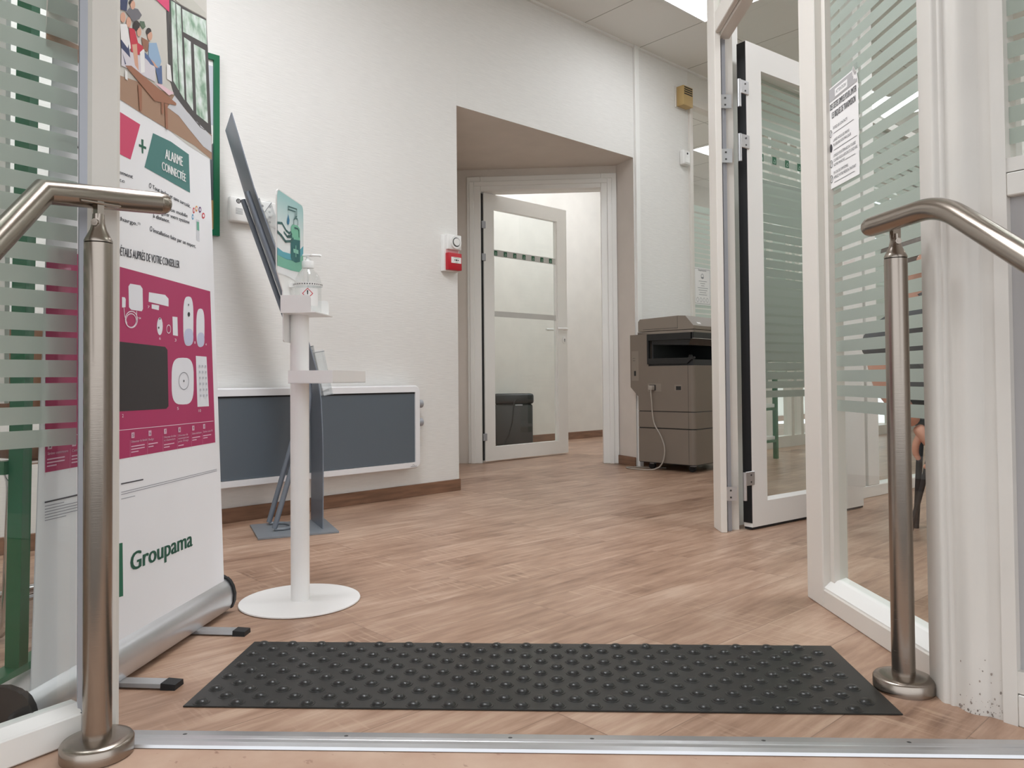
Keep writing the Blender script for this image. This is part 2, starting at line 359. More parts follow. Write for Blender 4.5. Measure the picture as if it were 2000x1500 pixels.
def dup(root, loc, rz, label=None):
    r = root.copy(); C.objects.link(r); r.location = loc; r.rotation_euler = (0, 0, rz)
    if label: r['label'] = label
    for ch in list(root.children):
        c = ch.copy(); C.objects.link(c); c.parent = r
        for g in ch.children:
            d = g.copy(); C.objects.link(d); d.parent = c
    return r

# ================================================================== THE SETTING
inv = Matrix.Rotation(-angB, 4, 'Z')
def flat(name, pts, z, m, thick, rot=True):
    """slab whose own axes follow the back wall, origin on the alcove corner"""
    c, s = math.cos(-angB), math.sin(-angB)
    q = [((p[0]-P0.x)*c-(p[1]-P0.y)*s, (p[0]-P0.x)*s+(p[1]-P0.y)*c) for p in pts]
    bm = prism(nb(), q, min(0, thick), max(0, thick)); o = obj(name, bm, m); o.location = (P0.x, P0.y, z); o.rotation_euler = (0, 0, angB); return struct(o)
flat('floor', [(-4.4, 1.53), (-.9, 1.395), (1.4, 1.31), (4.9, 1.17), (6.2, 10.4), (-4.4, 10.4)], 0, M['floor'], -.05)
fl2 = flat('floor_landing', [(-4.4, .55), (4.9, .55), (4.9, 1.17), (1.4, 1.31), (-.9, 1.395), (-4.4, 1.53)], -.002, M['stone'], -.06)
for k in range(3):
    bm = bx(-4, 4.6, .55-.29*(k+1), .55-.29*k+.02, -.17*(k+1)-.3, -.17*(k+1), bev=.006, seg=2); struct(obj('floor_step', bm, M['stone']))
struct(obj('floor_pavement', bx(-14, 14, -16, .55-.29*3, -.75, -.66), mat('asphalt_pavement', (112, 108, 104), .85, var=.12, vs=8)))
ce = flat('ceiling', [(-4.4, -1.5), (6.2, -1.5), (6.2, 10.4), (-4.4, 10.4)], ZC, M['ceil'], .05)
# shift the tile grid so that its joints fall where the photograph shows them
ce.location = (P0.x+eB.x*1.11+nB.x*.57, P0.y+eB.y*1.11+nB.y*.57, ZC)
for v in ce.data.vertices: v.co.x -= 1.11; v.co.y += .57
def wallseg(name, a, b, z0, z1, th, m):
    """wall face on line a-b, thickness to the left of a->b"""
    a, b = Vector(a), Vector(b); d = (b-a); l = d.length; d.normalize(); n = Vector((-d.y, d.x))
    o = obj(name, bx(0, l, 0, th, z0, z1), m); o.location = (a.x, a.y, 0); o.rotation_euler = (0, 0, math.atan2(d.y, d.x)); return struct(o)
DW0 = Vector((-.335, 5.871)); DW1 = Vector((.80, 5.781)); eD = (DW1-DW0).normalized(); angD = math.atan2(eD.y, eD.x); lD = (DW1-DW0).length
DWL = DW0 - eD*.10
wallseg('wall_left', WA(-5.6), WA(0), 0, ZC, .02, M['wall'])
# solid wall mass between the left wall and the alcove
bm = prism(nb(), [WA(0, -.0005), WA(-.45, -.021), (-.9, 5.90), (DWL.x, DWL.y)], 0, ZC); struct(obj('wall_alcove_left', bm, M['alcove']))
# bulkhead over the alcove: its face carries the wallpaper, its underside is the alcove's ceiling
bm = prism(nb(), [P0, PB, (DW1.x, DW1.y-.001), (DWL.x, DWL.y-.001)], 2.248, ZC)
o = struct(obj('wall_bulkhead', bm, M['alcove'])); o.data.materials.append(M['wall'])
for p in o.data.polygons:
    if p.normal.dot(Vector((nB.x, nB.y, 0))) > .9: p.material_index = 1
# wall around the alcove door
a = (DWL.x, DWL.y); bm = nb(); lw = .10
box(bm, 0, lw+.085, 0, .12, 0, ZC); box(bm, lw+.085, lw+1.03, 0, .12, 2.17, ZC); box(bm, lw+1.03, lw+lD, 0, .12, 0, ZC)
o = struct(obj('wall_alcove_back', bm, M['alcove'])); o.location = (a[0], a[1], 0); o.rotation_euler = (0, 0, angD)
# right return of the alcove and the wall behind the copier (one mass)
TG = 2.327
bm = prism(nb(), [PB, WB(TG), WB(TG, -.15), WB(1.80, -.25), (DW1.x+.02, DW1.y+.1), (DW1.x, DW1.y)], 0, ZC)
o = struct(obj('wall_back', bm, M['alcove'])); o.data.materials.append(M['wall'])
for p in o.data.polygons:
    if p.normal.dot(Vector((nB.x, nB.y, 0))) > .9: p.material_index = 1
wallseg('wall_back_top', WB(TG, -.0), WB(7.2, -.0), 2.86, ZC, .1, M['paint'])
wallseg('wall_rear', WB(-.5, -2.05), WB(8.6, -2.05), 0, ZC, .1, M['paint'])
wallseg('wall_rear_left', (-.62, 5.93), (-.62, 8.0), 0, ZC, .1, M['paint'])
wallseg('wall_right', (4.85, 1.0), (4.85, 9.6), 0, ZC, -.1, M['paint'])
wallseg('wall_front_left', (-4.3, .62), (-1.25, .62), 0, ZC, .1, M['paint'])
wallseg('wall_front_right', (1.78, .45), (4.85, .45), 0, ZC, .1, M['paint'])
wallseg('wall_side_left', (-4.3, .55), (-4.3, 1.2), 0, ZC, -.1, M['paint'])
# skirting boards
def skirt(name, a, b, h=.066, th=.012):
    a, b = Vector(a), Vector(b); d = (b-a); l = d.length; d.normalize()
    o = obj(name, bx(0, l, -th, 0, 0, h, bev=.002, seg=1), M['base']); o.location = (a.x, a.y, 0); o.rotation_euler = (0, 0, math.atan2(d.y, d.x)); return struct(o)
skirt('baseboard_left', WA(-5.5, .0), WA(.004, .0))
skirt('baseboard_alcove', (DW1.x-.004, DW1.y), (PB.x-.004, PB.y), .066)
skirt('baseboard_back', WB(1.70, 0), WB(TG, 0))
skirt('baseboard_rear', WB(-.5, -2.05), WB(8.5, -2.05), .075)
# white vertical cable trunking at the corner
o = obj('trim_1', bx(1.645, 1.69, -.022, 0, .0, ZC, bev=.003, seg=1), M['frame']); o.location = (P0.x, P0.y, 0); o.rotation_euler = (0, 0, angB); struct(o)
# ceiling edge trim along the back wall
o = obj('trim_2', bx(-5, TG+4.9, -.018, 0, ZC-.016, ZC-.0005), M['frame']); o.location = (P0.x, P0.y, 0); o.rotation_euler = (0, 0, angB); struct(o)

# ---- ceiling lights
def light(t, s, label, m='diff'):
    p = WB(t, s); r = thing('ceiling_light', label, 'ceiling light', (p.x, p.y, ZC), angB, 'square ceiling light panels')
    obj('frame', frame2h(), M['white'], r); d = obj('diffuser', bx(-.285, .285, -.285, .285, -.010, -.006), M[m], r); return r
def frame2h():
    bm = nb()
    for a in ((-.30, .30, -.30, -.285), (-.30, .30, .285, .30), (-.30, -.285, -.285, .285), (.285, .30, -.285, .285)): box(bm, a[0], a[1], a[2], a[3], -.014, -.0005)
    return bm
light(1.41, .87, 'bright square ceiling light panel near the top of the back wall', 'diff_low')
for t, s, lb in ((-1.59, 1.47, 'unseen square light panel added above the brochure rack'), (-1.59, 2.07, 'unseen square light panel added above the black tactile mat'), (1.41, 3.27, 'square ceiling light panel inside the glazed office'),  # rack and mat panels are unseen, added to brighten left wall and floor
                 (4.41, .87, 'square ceiling light panel in the corridor past the copier'), (-2.79, .87, 'unseen square light panel added above the chrome chairs'),  # panel over the chairs is unseen, added to light the left wall
                 (3.21, -1.13, 'square ceiling light panel in the room behind the glazing'), (2.01, -1.28, 'square ceiling light panel in the room behind the open alcove door'), (3.81, 3.27, 'square ceiling light panel deep inside the glazed office')):
    light(t, s, lb, 'diff_high' if 'brochure' in lb else 'diff')
light(.21, 3.27, 'unseen square light panel added above the seated person in the office')  # unseen extra panel, added to brighten the open office door leaf

# ---- alcove door (frame, leaf standing open into the rear room)
d1 = sthing('door_1', (DW0.x, DW0.y, 0), angD)
fo = nb()   # architrave with a raised inner moulding
for x0, x1, z0, z1 in ((0, .105, 0, 2.19), (lD-.118, lD, 0, 2.19)): box(fo, x0, x1, -.018, .02, z0, z1, bev=.004, seg=1)
box(fo, .105, lD-.118, -.018, .02, 2.08, 2.19, bev=.004, seg=1)
for x0, x1, z0, z1 in ((.02, .055, 0, 2.15), (lD-.07, lD-.035, 0, 2.15), (.055, lD-.07, 2.115, 2.15)): box(fo, x0, x1, -.028, -.017, z0, z1, bev=.003, seg=1)
box(fo, .085, .105, .02, .12, 0, 2.08); box(fo, lD-.118, lD-.10, .02, .12, 0, 2.08); box(fo, .105, lD-.118, .02, .12, 2.08, 2.10)
obj('door_frame', fo, M['frame'], d1)
eL = Vector((.719, .695)).normalized(); angL = math.atan2(eL.y, eL.x)
lf = bpy.data.objects.new('door_leaf', None); C.objects.link(lf); lf.parent = d1
lf.matrix_parent_inverse = Matrix.Identity(4)
h = Vector((-.222, 5.897)) - DW0; c, s = math.cos(-angD), math.sin(-angD)
lf.location = (h.x*c-h.y*s, h.x*s+h.y*c, 0); lf.rotation_euler = (0, 0, angL-angD)
bm = nb(); W_, H_ = .948, 2.078
box(bm, 0, .105, -.02, .025, .012, H_); box(bm, .83, W_, -.02, .025, .012, H_); box(bm, .105, .83, -.02, .025, 1.966, H_); box(bm, .105, .83, -.02, .025, .012, .118)
for a in ((.105, .113, 1.958, .126), (.822, .83, 1.958, .126)): box(bm, a[0], a[1], -.012, .017, a[3], a[2])
obj('leaf_frame', bm, M['frame'], lf)
obj('glass_pane', quad(.105, .83, .002, .118, 1.966), M['glass'], lf)
obj('gasket', bx(-.022, -.001, -.012, .018, .02, 2.07), M['black'], lf)
bm = quad(.105, .83, -.004, 1.60, 1.652); obj('printed_band', bm, M['filmw'], lf)
bm = nb(); bw = nb()
for i in range(7):
    x = .118+.1045*i
    bm.faces.new([bm.verts.new(p) for p in ((x, -.0055, 1.607), (x+.036, -.0055, 1.607), (x+.036, -.0055, 1.645), (x, -.0055, 1.645))])
    stroke(bw, [(x+.010, 1.614), (x+.018, 1.632), (x+.027, 1.624), (x+.026, 1.614), (x+.010, 1.614)], .003, lambda a, b: (a, -.0065, b))
obj('green_logo', bm, ink(28, 92, 62), lf); obj('logo_mark', bw, ink(170, 200, 180), lf)
obj('grey_band', quad(.105, .83, -.004, 1.128, 1.172), M['filmw'], lf)
bm = nb(); tube(bm, [(.905, -.02, 1.058), (.905, -.055, 1.058)], .009, 12); tube(bm, arc((.905, -.055, 1.058), (.87, -.062, 1.058), (.905, -.064, 1.058), 5)+[(.78, -.062, 1.056)], .0095, 12)
tube(bm, [(.905, .025, 1.058), (.905, .06, 1.058)], .009, 12); tube(bm, arc((.905, .06, 1.058), (.87, .067, 1.058), (.905, .069, 1.058), 5)+[(.78, .067, 1.056)], .0095, 12)
obj('door_handle', bm, M['white'], lf, True)
bm = nb(); lathe(bm, [(0, 0), (.024, 0), (.024, .006), (.020, .008), (0, .008)], 24); bmesh.ops.rotate(bm, verts=bm.verts[:], cent=(0, 0, 0), matrix=Matrix.Rotation(PI/2, 3, 'X')); bmesh.ops.scale(bm, vec=(1, 1, 1.25), verts=bm.verts[:])
bmesh.ops.translate(bm, verts=bm.verts[:], vec=(.905, -.02, .966)); es = obj('escutcheon', bm, M['white'], lf, True)
bm = nb(); 
poly(bm, ell(.905, .972, .005, .006, 12), lambda a, b: (a, -.0285, b)); poly(bm, [(.902, .970), (.908, .970), (.908, .952), (.902, .952)], lambda a, b: (a, -.0285, b)); obj('keyhole', bm, M['black'], lf)
for z in (1.80, 1.55, .17):
    obj('hinge', bx(-.024, .012, -.030, -.019, z, z+.055, bev=.002, seg=1), M['alug'], lf)

# ---- glazed wall behind the copier
w5 = sthing('window_1', (WB(TG).x, WB(TG).y, 0), angB)
bm = nb(); box(bm, 0, .04, -.02, .06, 0, 2.86, bev=.003, seg=1); box(bm, .04, 4.8, -.02, .06, 2.80, 2.86); box(bm, .04, 4.8, -.02, .06, 0, .10)
for x in (1.20, 1.545, 1.72, 2.75, 3.8): box(bm, x, x+.05, -.02, .06, .10, 2.80)
obj('window_frame', bm, M['cream'], w5); obj('glass_pane', quad(.04, 4.8, .022, .10, 2.80), M['glass'], w5)
obj('frosted_film', bands(quad(.04, 4.8, .018, 1.97, 2.02), .04, 4.8, .018, .55, 1.955), M['film'], w5)

# ---- office front: window on the right of the mat
PW = Vector((.856, 2.254)); eW = Vector((.037, -.999)).normalized(); angW = math.atan2(eW.y, eW.x)
# local x runs towards the camera, local -y is the lobby side
w1 = sthing('window_2', (PW.x, PW.y, 0), angW)
bm = nb()
box(bm, 0, .105, .0, .07, 0, ZC, bev=.003, seg=1); box(bm, .105, .70, 0, .07, .0, .052, bev=.003, seg=1)
box(bm, .105, .128, .022, .06, .052, ZC)
o = obj('window_frame', bm, M['cream'], w1)
bm = extr(nb(), [(0.004, .0515), (.055, .0515), (.055, .088), (.030, .080), (.004, .056)], lambda u, v, k: ((.105, .70)[k], u, v)); obj('window_sill', bm, M['frame'], w1)
obj('glass_pane', quad(.128, .70, .038, .080, ZC), M['glass'], w1)
obj('frosted_film', bands(nb(), .136, .70, .0345, .548, ZC-.01), M['film'], w1)

# ---- office doorway frame: hinge post, header, transom
DPx, DPy = .862, 3.22
w2 = sthing('window_3', (0, 0, 0))
bm = nb(); box(bm, .858, .884, 3.185, 3.30, 0, ZC, bev=.002, seg=1); box(bm, .913, .950, 3.245, 3.31, 0, ZC-.9)
ax, bx_ = Vector((.884, 3.235)), Vector((.958, 2.262))
box(bm, .861, .884, 2.26, 3.185, 2.085, 2.17, bev=.003, seg=1); box(bm, .884, .93, 2.26, 3.22, 2.072, 2.15); box(bm, .884, .90, 2.30, 3.24, 2.15, ZC)
obj('window_frame', bm, M['cream'], w2)
bm = nb(); box(bm, .884, .913, 3.222, 3.305, 0, 2.072); box(bm, .895, .903, 3.214, 3.222, 0, 2.072); obj('rebate_strip', bm, M['alug'], w2)
bm = nb(); bm.faces.new([bm.verts.new(p) for p in ((.876, 2.26, 2.17), (.876, 3.185, 2.17), (.876, 3.185, ZC), (.876, 2.26, ZC))]); obj('transom_pane', bm, M['glass'], w2)

# ---- office door leaf, standing open
PD = Vector((1.001, 3.228)); eO = Vector((.803, .596)).normalized(); angO = math.atan2(eO.y, eO.x)
d2 = sthing('door_2', (PD.x, PD.y, 0), angO)
bm = nb(); W_, H_ = .877, 2.07
box(bm, 0, .106, 0, .042, .012, H_); box(bm, .722, W_, 0, .042, .012, H_); box(bm, .106, .722, 0, .042, 1.962, H_); box(bm, .106, .722, 0, .042, .012, .115)
extr(bm, [(.0, .115), (.02, .128), (.042, .115)], lambda u, v, k: ((.106, .722)[k], u, v))
obj('leaf_frame', bm, M['frame'], d2)
obj('gasket', bx(-.004, 0, .0, .042, .03, H_-.004), M['black'], d2); obj('bottom_seal', bx(.0, W_, .004, .038, .003, .012), M['black'], d2)
obj('glass_pane', quad(.106, .722, .022, .12, 1.962), M['glass'], d2)
obj('frosted_film', bands(nb(), .112, .716, .018, .552, 1.50), M['film'], d2)
bm = nb(); bw = nb()
for i in range(7):
    x = .112+.0945*i - .004
    if x+.03 > .722: break
    bm.faces.new([bm.verts.new(p) for p in ((x, .0165, 1.578), (x+.030, .0165, 1.578), (x+.030, .0165, 1.612), (x, .0165, 1.612))])
    stroke(bw, [(x+.008, 1.585), (x+.015, 1.600), (x+.022, 1.594), (x+.021, 1.585), (x+.008, 1.585)], .0025, lambda a, b: (a, .0155, b))
obj('green_logo', bm, ink(28, 92, 62), d2); obj('logo_mark', bw, ink(170, 200, 180), d2)
def d2box(bm, x0, x1, y0, y1, z0, z1):   # box given in room coordinates, stored in the door's own frame
    n0 = len(bm.verts); box(bm, x0, x1, y0, y1, z0, z1); bm.verts.ensure_lookup_table()
    for v in bm.verts[n0:]:
        dx, dy = v.co.x-PD.x, v.co.y-PD.y; v.co.x, v.co.y = dx*eO.x+dy*eO.y, -dx*eO.y+dy*eO.x
for z in (1.835, 1.605, .19):
    hg = obj('hinge', bx(-.046, .012, -.007, -.0005, z, z+.058, bev=.002, seg=1), M['alu'], d2)
    bm = nb(); d2box(bm, .889, .932, 3.205, 3.214, z-.062, z-.004); tube(bm, [(-.052, -.004, z-.060), (-.052, -.004, z+.056)], .0075, 12)
    obj('hinge_knuckle', bm, M['alu'], hg)
    bm = nb()
    for zz in (z+.014, z+.043): tube(bm, [(-.014, -.006, zz), (-.014, -.0085, zz)], .0040, 10)
    for zz in (z-.048, z-.019): d2box(bm, .902, .909, 3.203, 3.206, zz-.0035, zz+.0035)
    obj('screw', bm, M['darkg'], hg)

# ---- glazed partition behind the open door
PP = Vector((.985, 3.345)); eP = Vector((.78, .626)).normalized(); angP = math.atan2(eP.y, eP.x)
w4 = sthing('window_4', (PP.x, PP.y, 0), angP)
bm = nb()
box(bm, -.06, .03, 0, .07, 0, ZC); 
for x0, x1 in ((1.055, 1.11), (1.14, 1.26), (2.35, 2.45), (3.5, 3.6)): box(bm, x0, x1, 0, .07, .062, ZC, bev=.003, seg=1)
box(bm, .03, 4.6, 0, .07, 0, .062, bev=.003, seg=1); box(bm, .03, 4.6, .01, .07, 2.02, 2.06)
obj('window_frame', bm, M['frame'], w4); obj('glass_pane', quad(.03, 4.6, .037, .062, ZC), M['glass'], w4)
obj('frosted_film', bands(nb(), .03, 4.6, .033, .548, 2.02), M['film'], w4)

# ---- moulded pilaster at the entrance
PPi = Vector((.845, 1.525)); eQ = Vector((.614, -.789)).normalized(); nQ = Vector((-.789, -.614)).normalized()   # nQ faces out to the lobby and the camera
def Q(t, b): return PPi + eQ*t + nQ*b
prof = [Vector((.897, 1.60)), Vector((.866, 1.612)), Vector((.849, 1.585)), Vector((.845, 1.545))]
def bulge(t0, t1, h, n=10): return [Q(t0+(t1-t0)*i/n, h*math.sin(PI*i/n)) for i in range(n+1)]
prof += bulge(-.004, .008, .003, 5) + bulge(.011, .022, .004, 5) + [Q(.024, .0)] + bulge(.027, .082, .013, 14) + [Q(.085, 0), Q(.105, 0), Q(.105, -.06), Vector((.96, 1.56))]
bm = prism(nb(), prof, 0, ZC); pi_ = struct(obj('trim_3', bm, M['pilaster'], smooth=True))
bm = nb()
for _ in range(70):
    t = random.uniform(.03, .104); z = abs(random.gauss(0, .018))+.001 if random.random() < .85 else random.uniform(.03, .11); a = .0004+random.random()**2*.0022
    b = .0135*math.sin(PI*max(0, min(1, (t-.027)/.055)))+.0014 if t < .082 else .0014
    ph = random.random()*6; pts = [(t+a*(.5+.5*random.random())*math.cos(ph+k), z+a*(.7+.9*random.random())*math.sin(ph+k)) for k in [2*PI*q/9 for q in range(9)]]
    poly(bm, pts, lambda x, y: tuple(Q(x, b))+(max(.0005, y),))
obj('scuff_marks', bm, M['scuff'], pi_)

# ---- canted entrance panel on the right of the pilaster
PE = Q(.106, 0); angE = math.atan2(eQ.y, eQ.x)
d3 = sthing('door_3', (PE.x, PE.y, 0), angE)      # local -y faces the camera
bm = nb(); box(bm, 0, .024, -.006, .045, .0, ZC); box(bm, .75, .85, -.006, .045, 0, ZC)
box(bm, .024, .75, -.006, .045, .0, .058, bev=.002, seg=1); box(bm, .024, .75, -.004, .045, .060, .100); box(bm, .024, .75, -.006, .045, .975, 1.018, bev=.002, seg=1); box(bm, .024, .75, -.004, .045, 1.020, 1.046); box(bm, .024, .75, -.004, .045, 2.9, ZC)
obj('leaf_frame', bm, M['pilaster'], d3)
obj('lower_panel', bx(.024, .75, .012, .03, .1, .975), M['inkg'], d3)
obj('glass_pane', quad(.024, .75, .018, 1.046, 2.9), M['glass'], d3)
obj('frosted_film', bands(nb(), .024, .75, .0145, 1.075, 2.9), M['film'], d3)

# ---- canted entrance panel on the left, with its stile
PLp = Vector((-.797, 1.409)); eLp = Vector((-.561, -.828)).normalized(); angLp = math.atan2(-eLp.y, -eLp.x)   # local x towards the opening, local -y... camera side on the right
w6 = sthing('window_5', (PLp.x, PLp.y, 0), angLp)
bm = nb()
box(bm, -.75, .0, -.022, .03, .0, .050, bev=.003, seg=1); box(bm, -.75, -.66, -.02, .03, .05, ZC)
obj('window_frame', bm, M['frame'], w6)
bm = extr(nb(), [(-.018, .05), (.02, .05), (.02, .064), (-.002, .064)], lambda u, v, k: ((-.66, .0)[k], u, v)); obj('window_sill', bm, M['frame'], w6)
obj('glass_pane', quad(-.66, .0, .004, .055, ZC), M['glass'], w6)
obj('frosted_film', bands(nb(), -.66, -.001, .001, .531, ZC-.02, .0411, .0306), M['film'], w6)
# stile: aluminium rebate and cream post
bm = nb(); prism(bm, [(-.797, 1.409), (-.790, 1.40), (-.778, 1.405), (-.776, 1.45), (-.80, 1.45)], 0, ZC); st = struct(obj('trim_4', bm, M['alug']))
bm = nb(); prism(bm, [(-.778, 1.405), (-.768, 1.402), (-.735, 1.427), (-.733, 1.433), (-.754, 1.475), (-.776, 1.475)], 0, ZC); struct(obj('trim_5', bm, M['cream']))

# ================================================================== THINGS
# ---- aluminium threshold
t0, t1 = Vector((-.733, 1.418)), Vector((1.45, 1.325)); dth = (t1-t0); lth = dth.length; ath = math.atan2(dth.y, dth.x)
th = thing('threshold_strip', 'long aluminium threshold strip screwed down between stone landing and wood floor', 'threshold', (t0.x, t0.y, 0), ath)
prof = [(.014, 0), (.012, .003), (-.012, .006), (-.020, .0052), (-.022, .0046), (-.034, .0056), (-.046, .004), (-.048, -.001), (.014, -.001)]
obj('strip', extr(nb(), prof, lambda u, v, k: ((0, lth)[k], u, v+.0005)), M['alu'], th)
for i, x in enumerate((.135, .43, .725, .87, 1.17, 1.42)):
    bm = lathe(nb(), [(0, .0068), (.003, .0068), (.0052, .0058), (.0052, .003), (0, .003)], 12, (x, -.010+.002, -.0004)); obj('screw', bm, M['darkg'], th, True)

# ---- tactile mat
mc = [Vector((-.657, 1.532)), Vector((.735, 1.468)), Vector((.757, 1.838)), Vector((-.634, 1.905))]
ux = (mc[1]-mc[0]).normalized(); angM = math.atan2(ux.y, ux.x); LW = (mc[1]-mc[0]).length; LH = .372
tm = thing('tactile_mat', 'charcoal rubber warning mat with rows of raised studs on the wood floor', 'mat', (mc[0].x, mc[0].y, 0), angM)
obj('sheet', bx(0, LW, 0, LH, .0005, .0035, bev=.001, seg=1), M['mat'], tm)
bm = nb(); rows = 11; px_ = LW/19.6
for r in range(rows):
    y = .018+r*(LH-.036)/(rows-1)
    for k in range(20):
        x = .030+k*px_+(px_/2 if r % 2 else 0)
        if x > LW-.02: continue
        lathe(bm, [(.0168, .0032), (.0160, .0043), (.0128, .0044), (.0118, .0060), (.0092, .0086), (.0050, .0101), (0, .0106)], 14, (x, y, 0))
obj('studs', bm, M['mat'], tm, True)

# ---- handrails
def handrail(label, base, bend_path, saddle_dir, post_r, rail_r, top_z, fl_r):
    r = thing('handrail', label, 'handrail', (base[0], base[1], 0))
    L = lambda p: (p[0]-base[0], p[1]-base[1], p[2])
    obj('base_flange', lathe(nb(), [(0, 0), (fl_r, 0), (fl_r, .022), (fl_r-.003, .026), (fl_r-.014, .029), (post_r+.002, .031), (0, .031)], 48), M['steel'], r, True)
    obj('post', lathe(nb(), [(0, .02), (post_r, .02), (post_r, top_z), (post_r-.001, top_z+.001), (0, top_z+.001)], 40), M['steel'], r, True)
    nz = top_z+.002; k = post_r
    obj('neck', lathe(nb(), [(0, nz), (k, nz), (k, nz+.003), (k*.86, nz+.010), (k*.60, nz+.022), (k*.46, nz+.034), (k*.42, nz+.050), (0, nz+.050)], 32), M['steel'], r, True)
    a = math.atan2(saddle_dir[1], saddle_dir[0]); zs = nz+.042
    bm = nb(); box(bm, -.0055, .0055, -.009, .009, zs, zs+.030); bmesh.ops.rotate(bm, verts=bm.verts[:], cent=(0, 0, 0), matrix=Matrix.Rotation(a, 3, 'Z'))
    t2 = nb(); box(t2, -.034, .034, -.0125, .0125, zs+.024, zs+.028, bev=.0015, seg=2); bmesh.ops.rotate(t2, verts=t2.verts[:], cent=(0, 0, 0), matrix=Matrix.Rotation(a, 3, 'Z'))
    obj('saddle_stem', bm, M['steel'], r); obj('saddle_plate', t2, M['steel'], r)
    bm = nb(); tube(bm, [(0, -k*.40, nz+.034), (0, -k*.40-.005, nz+.034)], .0062, 16); tube(bm, [(0, -k*.40-.005, nz+.034), (0, -k*.40-.0055, nz+.034)], .003, 6)
    obj('bolt', bm, M['steel'], r, True)
    p = [L(q) for q in bend_path]; e0 = Vector(p[0]); d = (Vector(p[1])-e0).normalized()
    obj('rail', tube(nb(), p, rail_r, 40), M['steel'], r, True)
    obj('end_cap', tube(nb(), [e0, e0-d*.0008, e0-d*.010, e0-d*.017, e0-d*.021], [rail_r-.0006, rail_r, rail_r*.96, rail_r*.82, rail_r*.55], 32), M['steel'], r, True)
    return r
lend, lbend = Vector((-.663, 1.439, .9805)), Vector((-.787, 1.288, .966))
handrail('stainless steel handrail at left with mitred bend, post standing on the stone landing', (-.726, 1.347),
         [lend, lbend, (-.787, .99, .70)], (.62, .78), .0230, .0205, .888, .0585)
rb = Vector((.795, 1.415, .960)); re = Vector((.760, 1.606, .9575)); r2 = Vector((.802, .9, .655))
dirA = (rb-re).normalized(); dirB = (r2-rb).normalized()
handrail('stainless steel handrail at right with smooth bend, post standing beside the white pilaster', (.800, 1.593),
         [re] + arc(rb-dirA*.055, rb+dirB*.07, rb, 8) + [r2], (.2, -.98), .0224, .0205, .886, .0585)

# ---- roll-up banner
B0 = Vector((-.869, 1.391, .1)); eb = Vector((.0866, .9962, 0)); nbv = Vector((.9962, -.0866, 0)); LB = .7526
def S_(a, b, off): return B0 + eb*a + Vector((0, 0, b)) + nbv*((.033-.067*a/LB)*b + off)
bn = thing('roll_up_banner', 'tall white roll-up banner advertising a connected alarm, standing behind the left handrail', 'banner', (B0.x, B0.y, 0))
def bl(v): return (v.x-B0.x, v.y-B0.y, v.z)
def layer(name, items, m, lev, grid=.06):
    bm = nb(); fn = lambda a, b: bl(S_(a, b, .00035*lev))
    for it in items: poly(bm, it, fn, grid)
    return obj(name, bm, m, bn_sheet, 'keep')
bm = nb(); nx, nz = 8, 20; g = [[[bm.verts.new(bl(S_(LB*i/nx, -.03+2.02*j/nz, k))) for j in range(nz+1)] for i in range(nx+1)] for k in (-.0015, 0)]
for k in (0, 1):
    for i in range(nx):
        for j in range(nz): bm.faces.new((g[k][i][j], g[k][i+1][j], g[k][i+1][j+1], g[k][i][j+1]))
bn_sheet = obj('banner_sheet', bm, ink(240, 240, 242), bn)
# cassette
prof = [(.012, .012), (.020, .03), (.021, .05), (.016, .07), (.008, .084), (-.001, .092), (-.004, .092), (-.010, .096), (-.03, .102), (-.06, .10), (-.085, .085), (-.098, .06), (-.098, .03), (-.085, .012), (-.04, .006)]
fnb = lambda u, v, a: bl(B0 + eb*a + nbv*u + Vector((0, 0, v-.1)))
obj('cassette', extr(nb(), prof, lambda u, v, k: fnb(u, v, (-.012, LB+.012)[k])), M['alu'], bn, True)
cap = [(u*1.06+(.003 if u > -.04 else -.002), v*1.05) for u, v in prof]
for a0, a1 in ((-.026, -.012), (LB+.012, LB+.024)): obj('end_cap', extr(nb(), cap, lambda u, v, k: fnb(u, v, (a0, a1)[k])), M['black'], bn, True)
for ac in (.255, .59):
    f = obj('foot', extr(nb(), [(ac-.018, .004), (ac+.018, .004), (ac+.016, .012), (ac-.016, .012)], lambda u, v, k: fnb((-.09, .108)[k], v, u)), M['alu'], bn)
    obj('foot_tip', extr(nb(), [(ac-.0185, .0), (ac+.0185, .0), (ac+.0165, .0135), (ac-.0165, .0135)], lambda u, v, k: fnb((.108, .140)[k], v-(0 if k == 0 else .002)*(v > .01), u)), M['black'], f)
obj('top_bar', extr(nb(), rrect(-.008, .008, 1.985, 2.012, .004, 2), lambda u, v, k: bl(S_((0, LB)[k], v, u-.001))), M['alu'], bn)
# printed picture
G = .06
layer('printed_photo', [[(-0.0243,1.1455),(0.0774,1.1602),(0.2464,1.1498),(0.3606,1.1574),(0.4777,1.1632),(0.6005,1.1610),(0.7640,1.1686),(0.7660,1.2605),(0.7642,1.5379),(0.7813,1.8726),(0.2456,1.6221),(-0.0305,1.4123)]], ink(206, 202, 194), 1)
layer('printed_photo_floor', [[(-0.0231,1.1756),(0.0758,1.1932),(0.2451,1.2013),(0.3268,1.2200),(0.5198,1.2619),(0.6924,1.2376),(0.7721,1.2421),(0.7654,1.1699),(0.6458,1.1726),(0.4786,1.1625),(0.3522,1.1545),(0.2464,1.1498),(0.0774,1.1612),(-0.0229,1.1471)]], ink(166, 132, 108), 2)
layer('printed_rug', [[(0.5198,1.2619),(0.5958,1.2473),(0.7678,1.2377),(0.7649,1.1902),(0.7034,1.1888),(0.6070,1.2053),(0.5431,1.2183),(0.4768,1.2155)]], ink(206, 206, 210), 3)
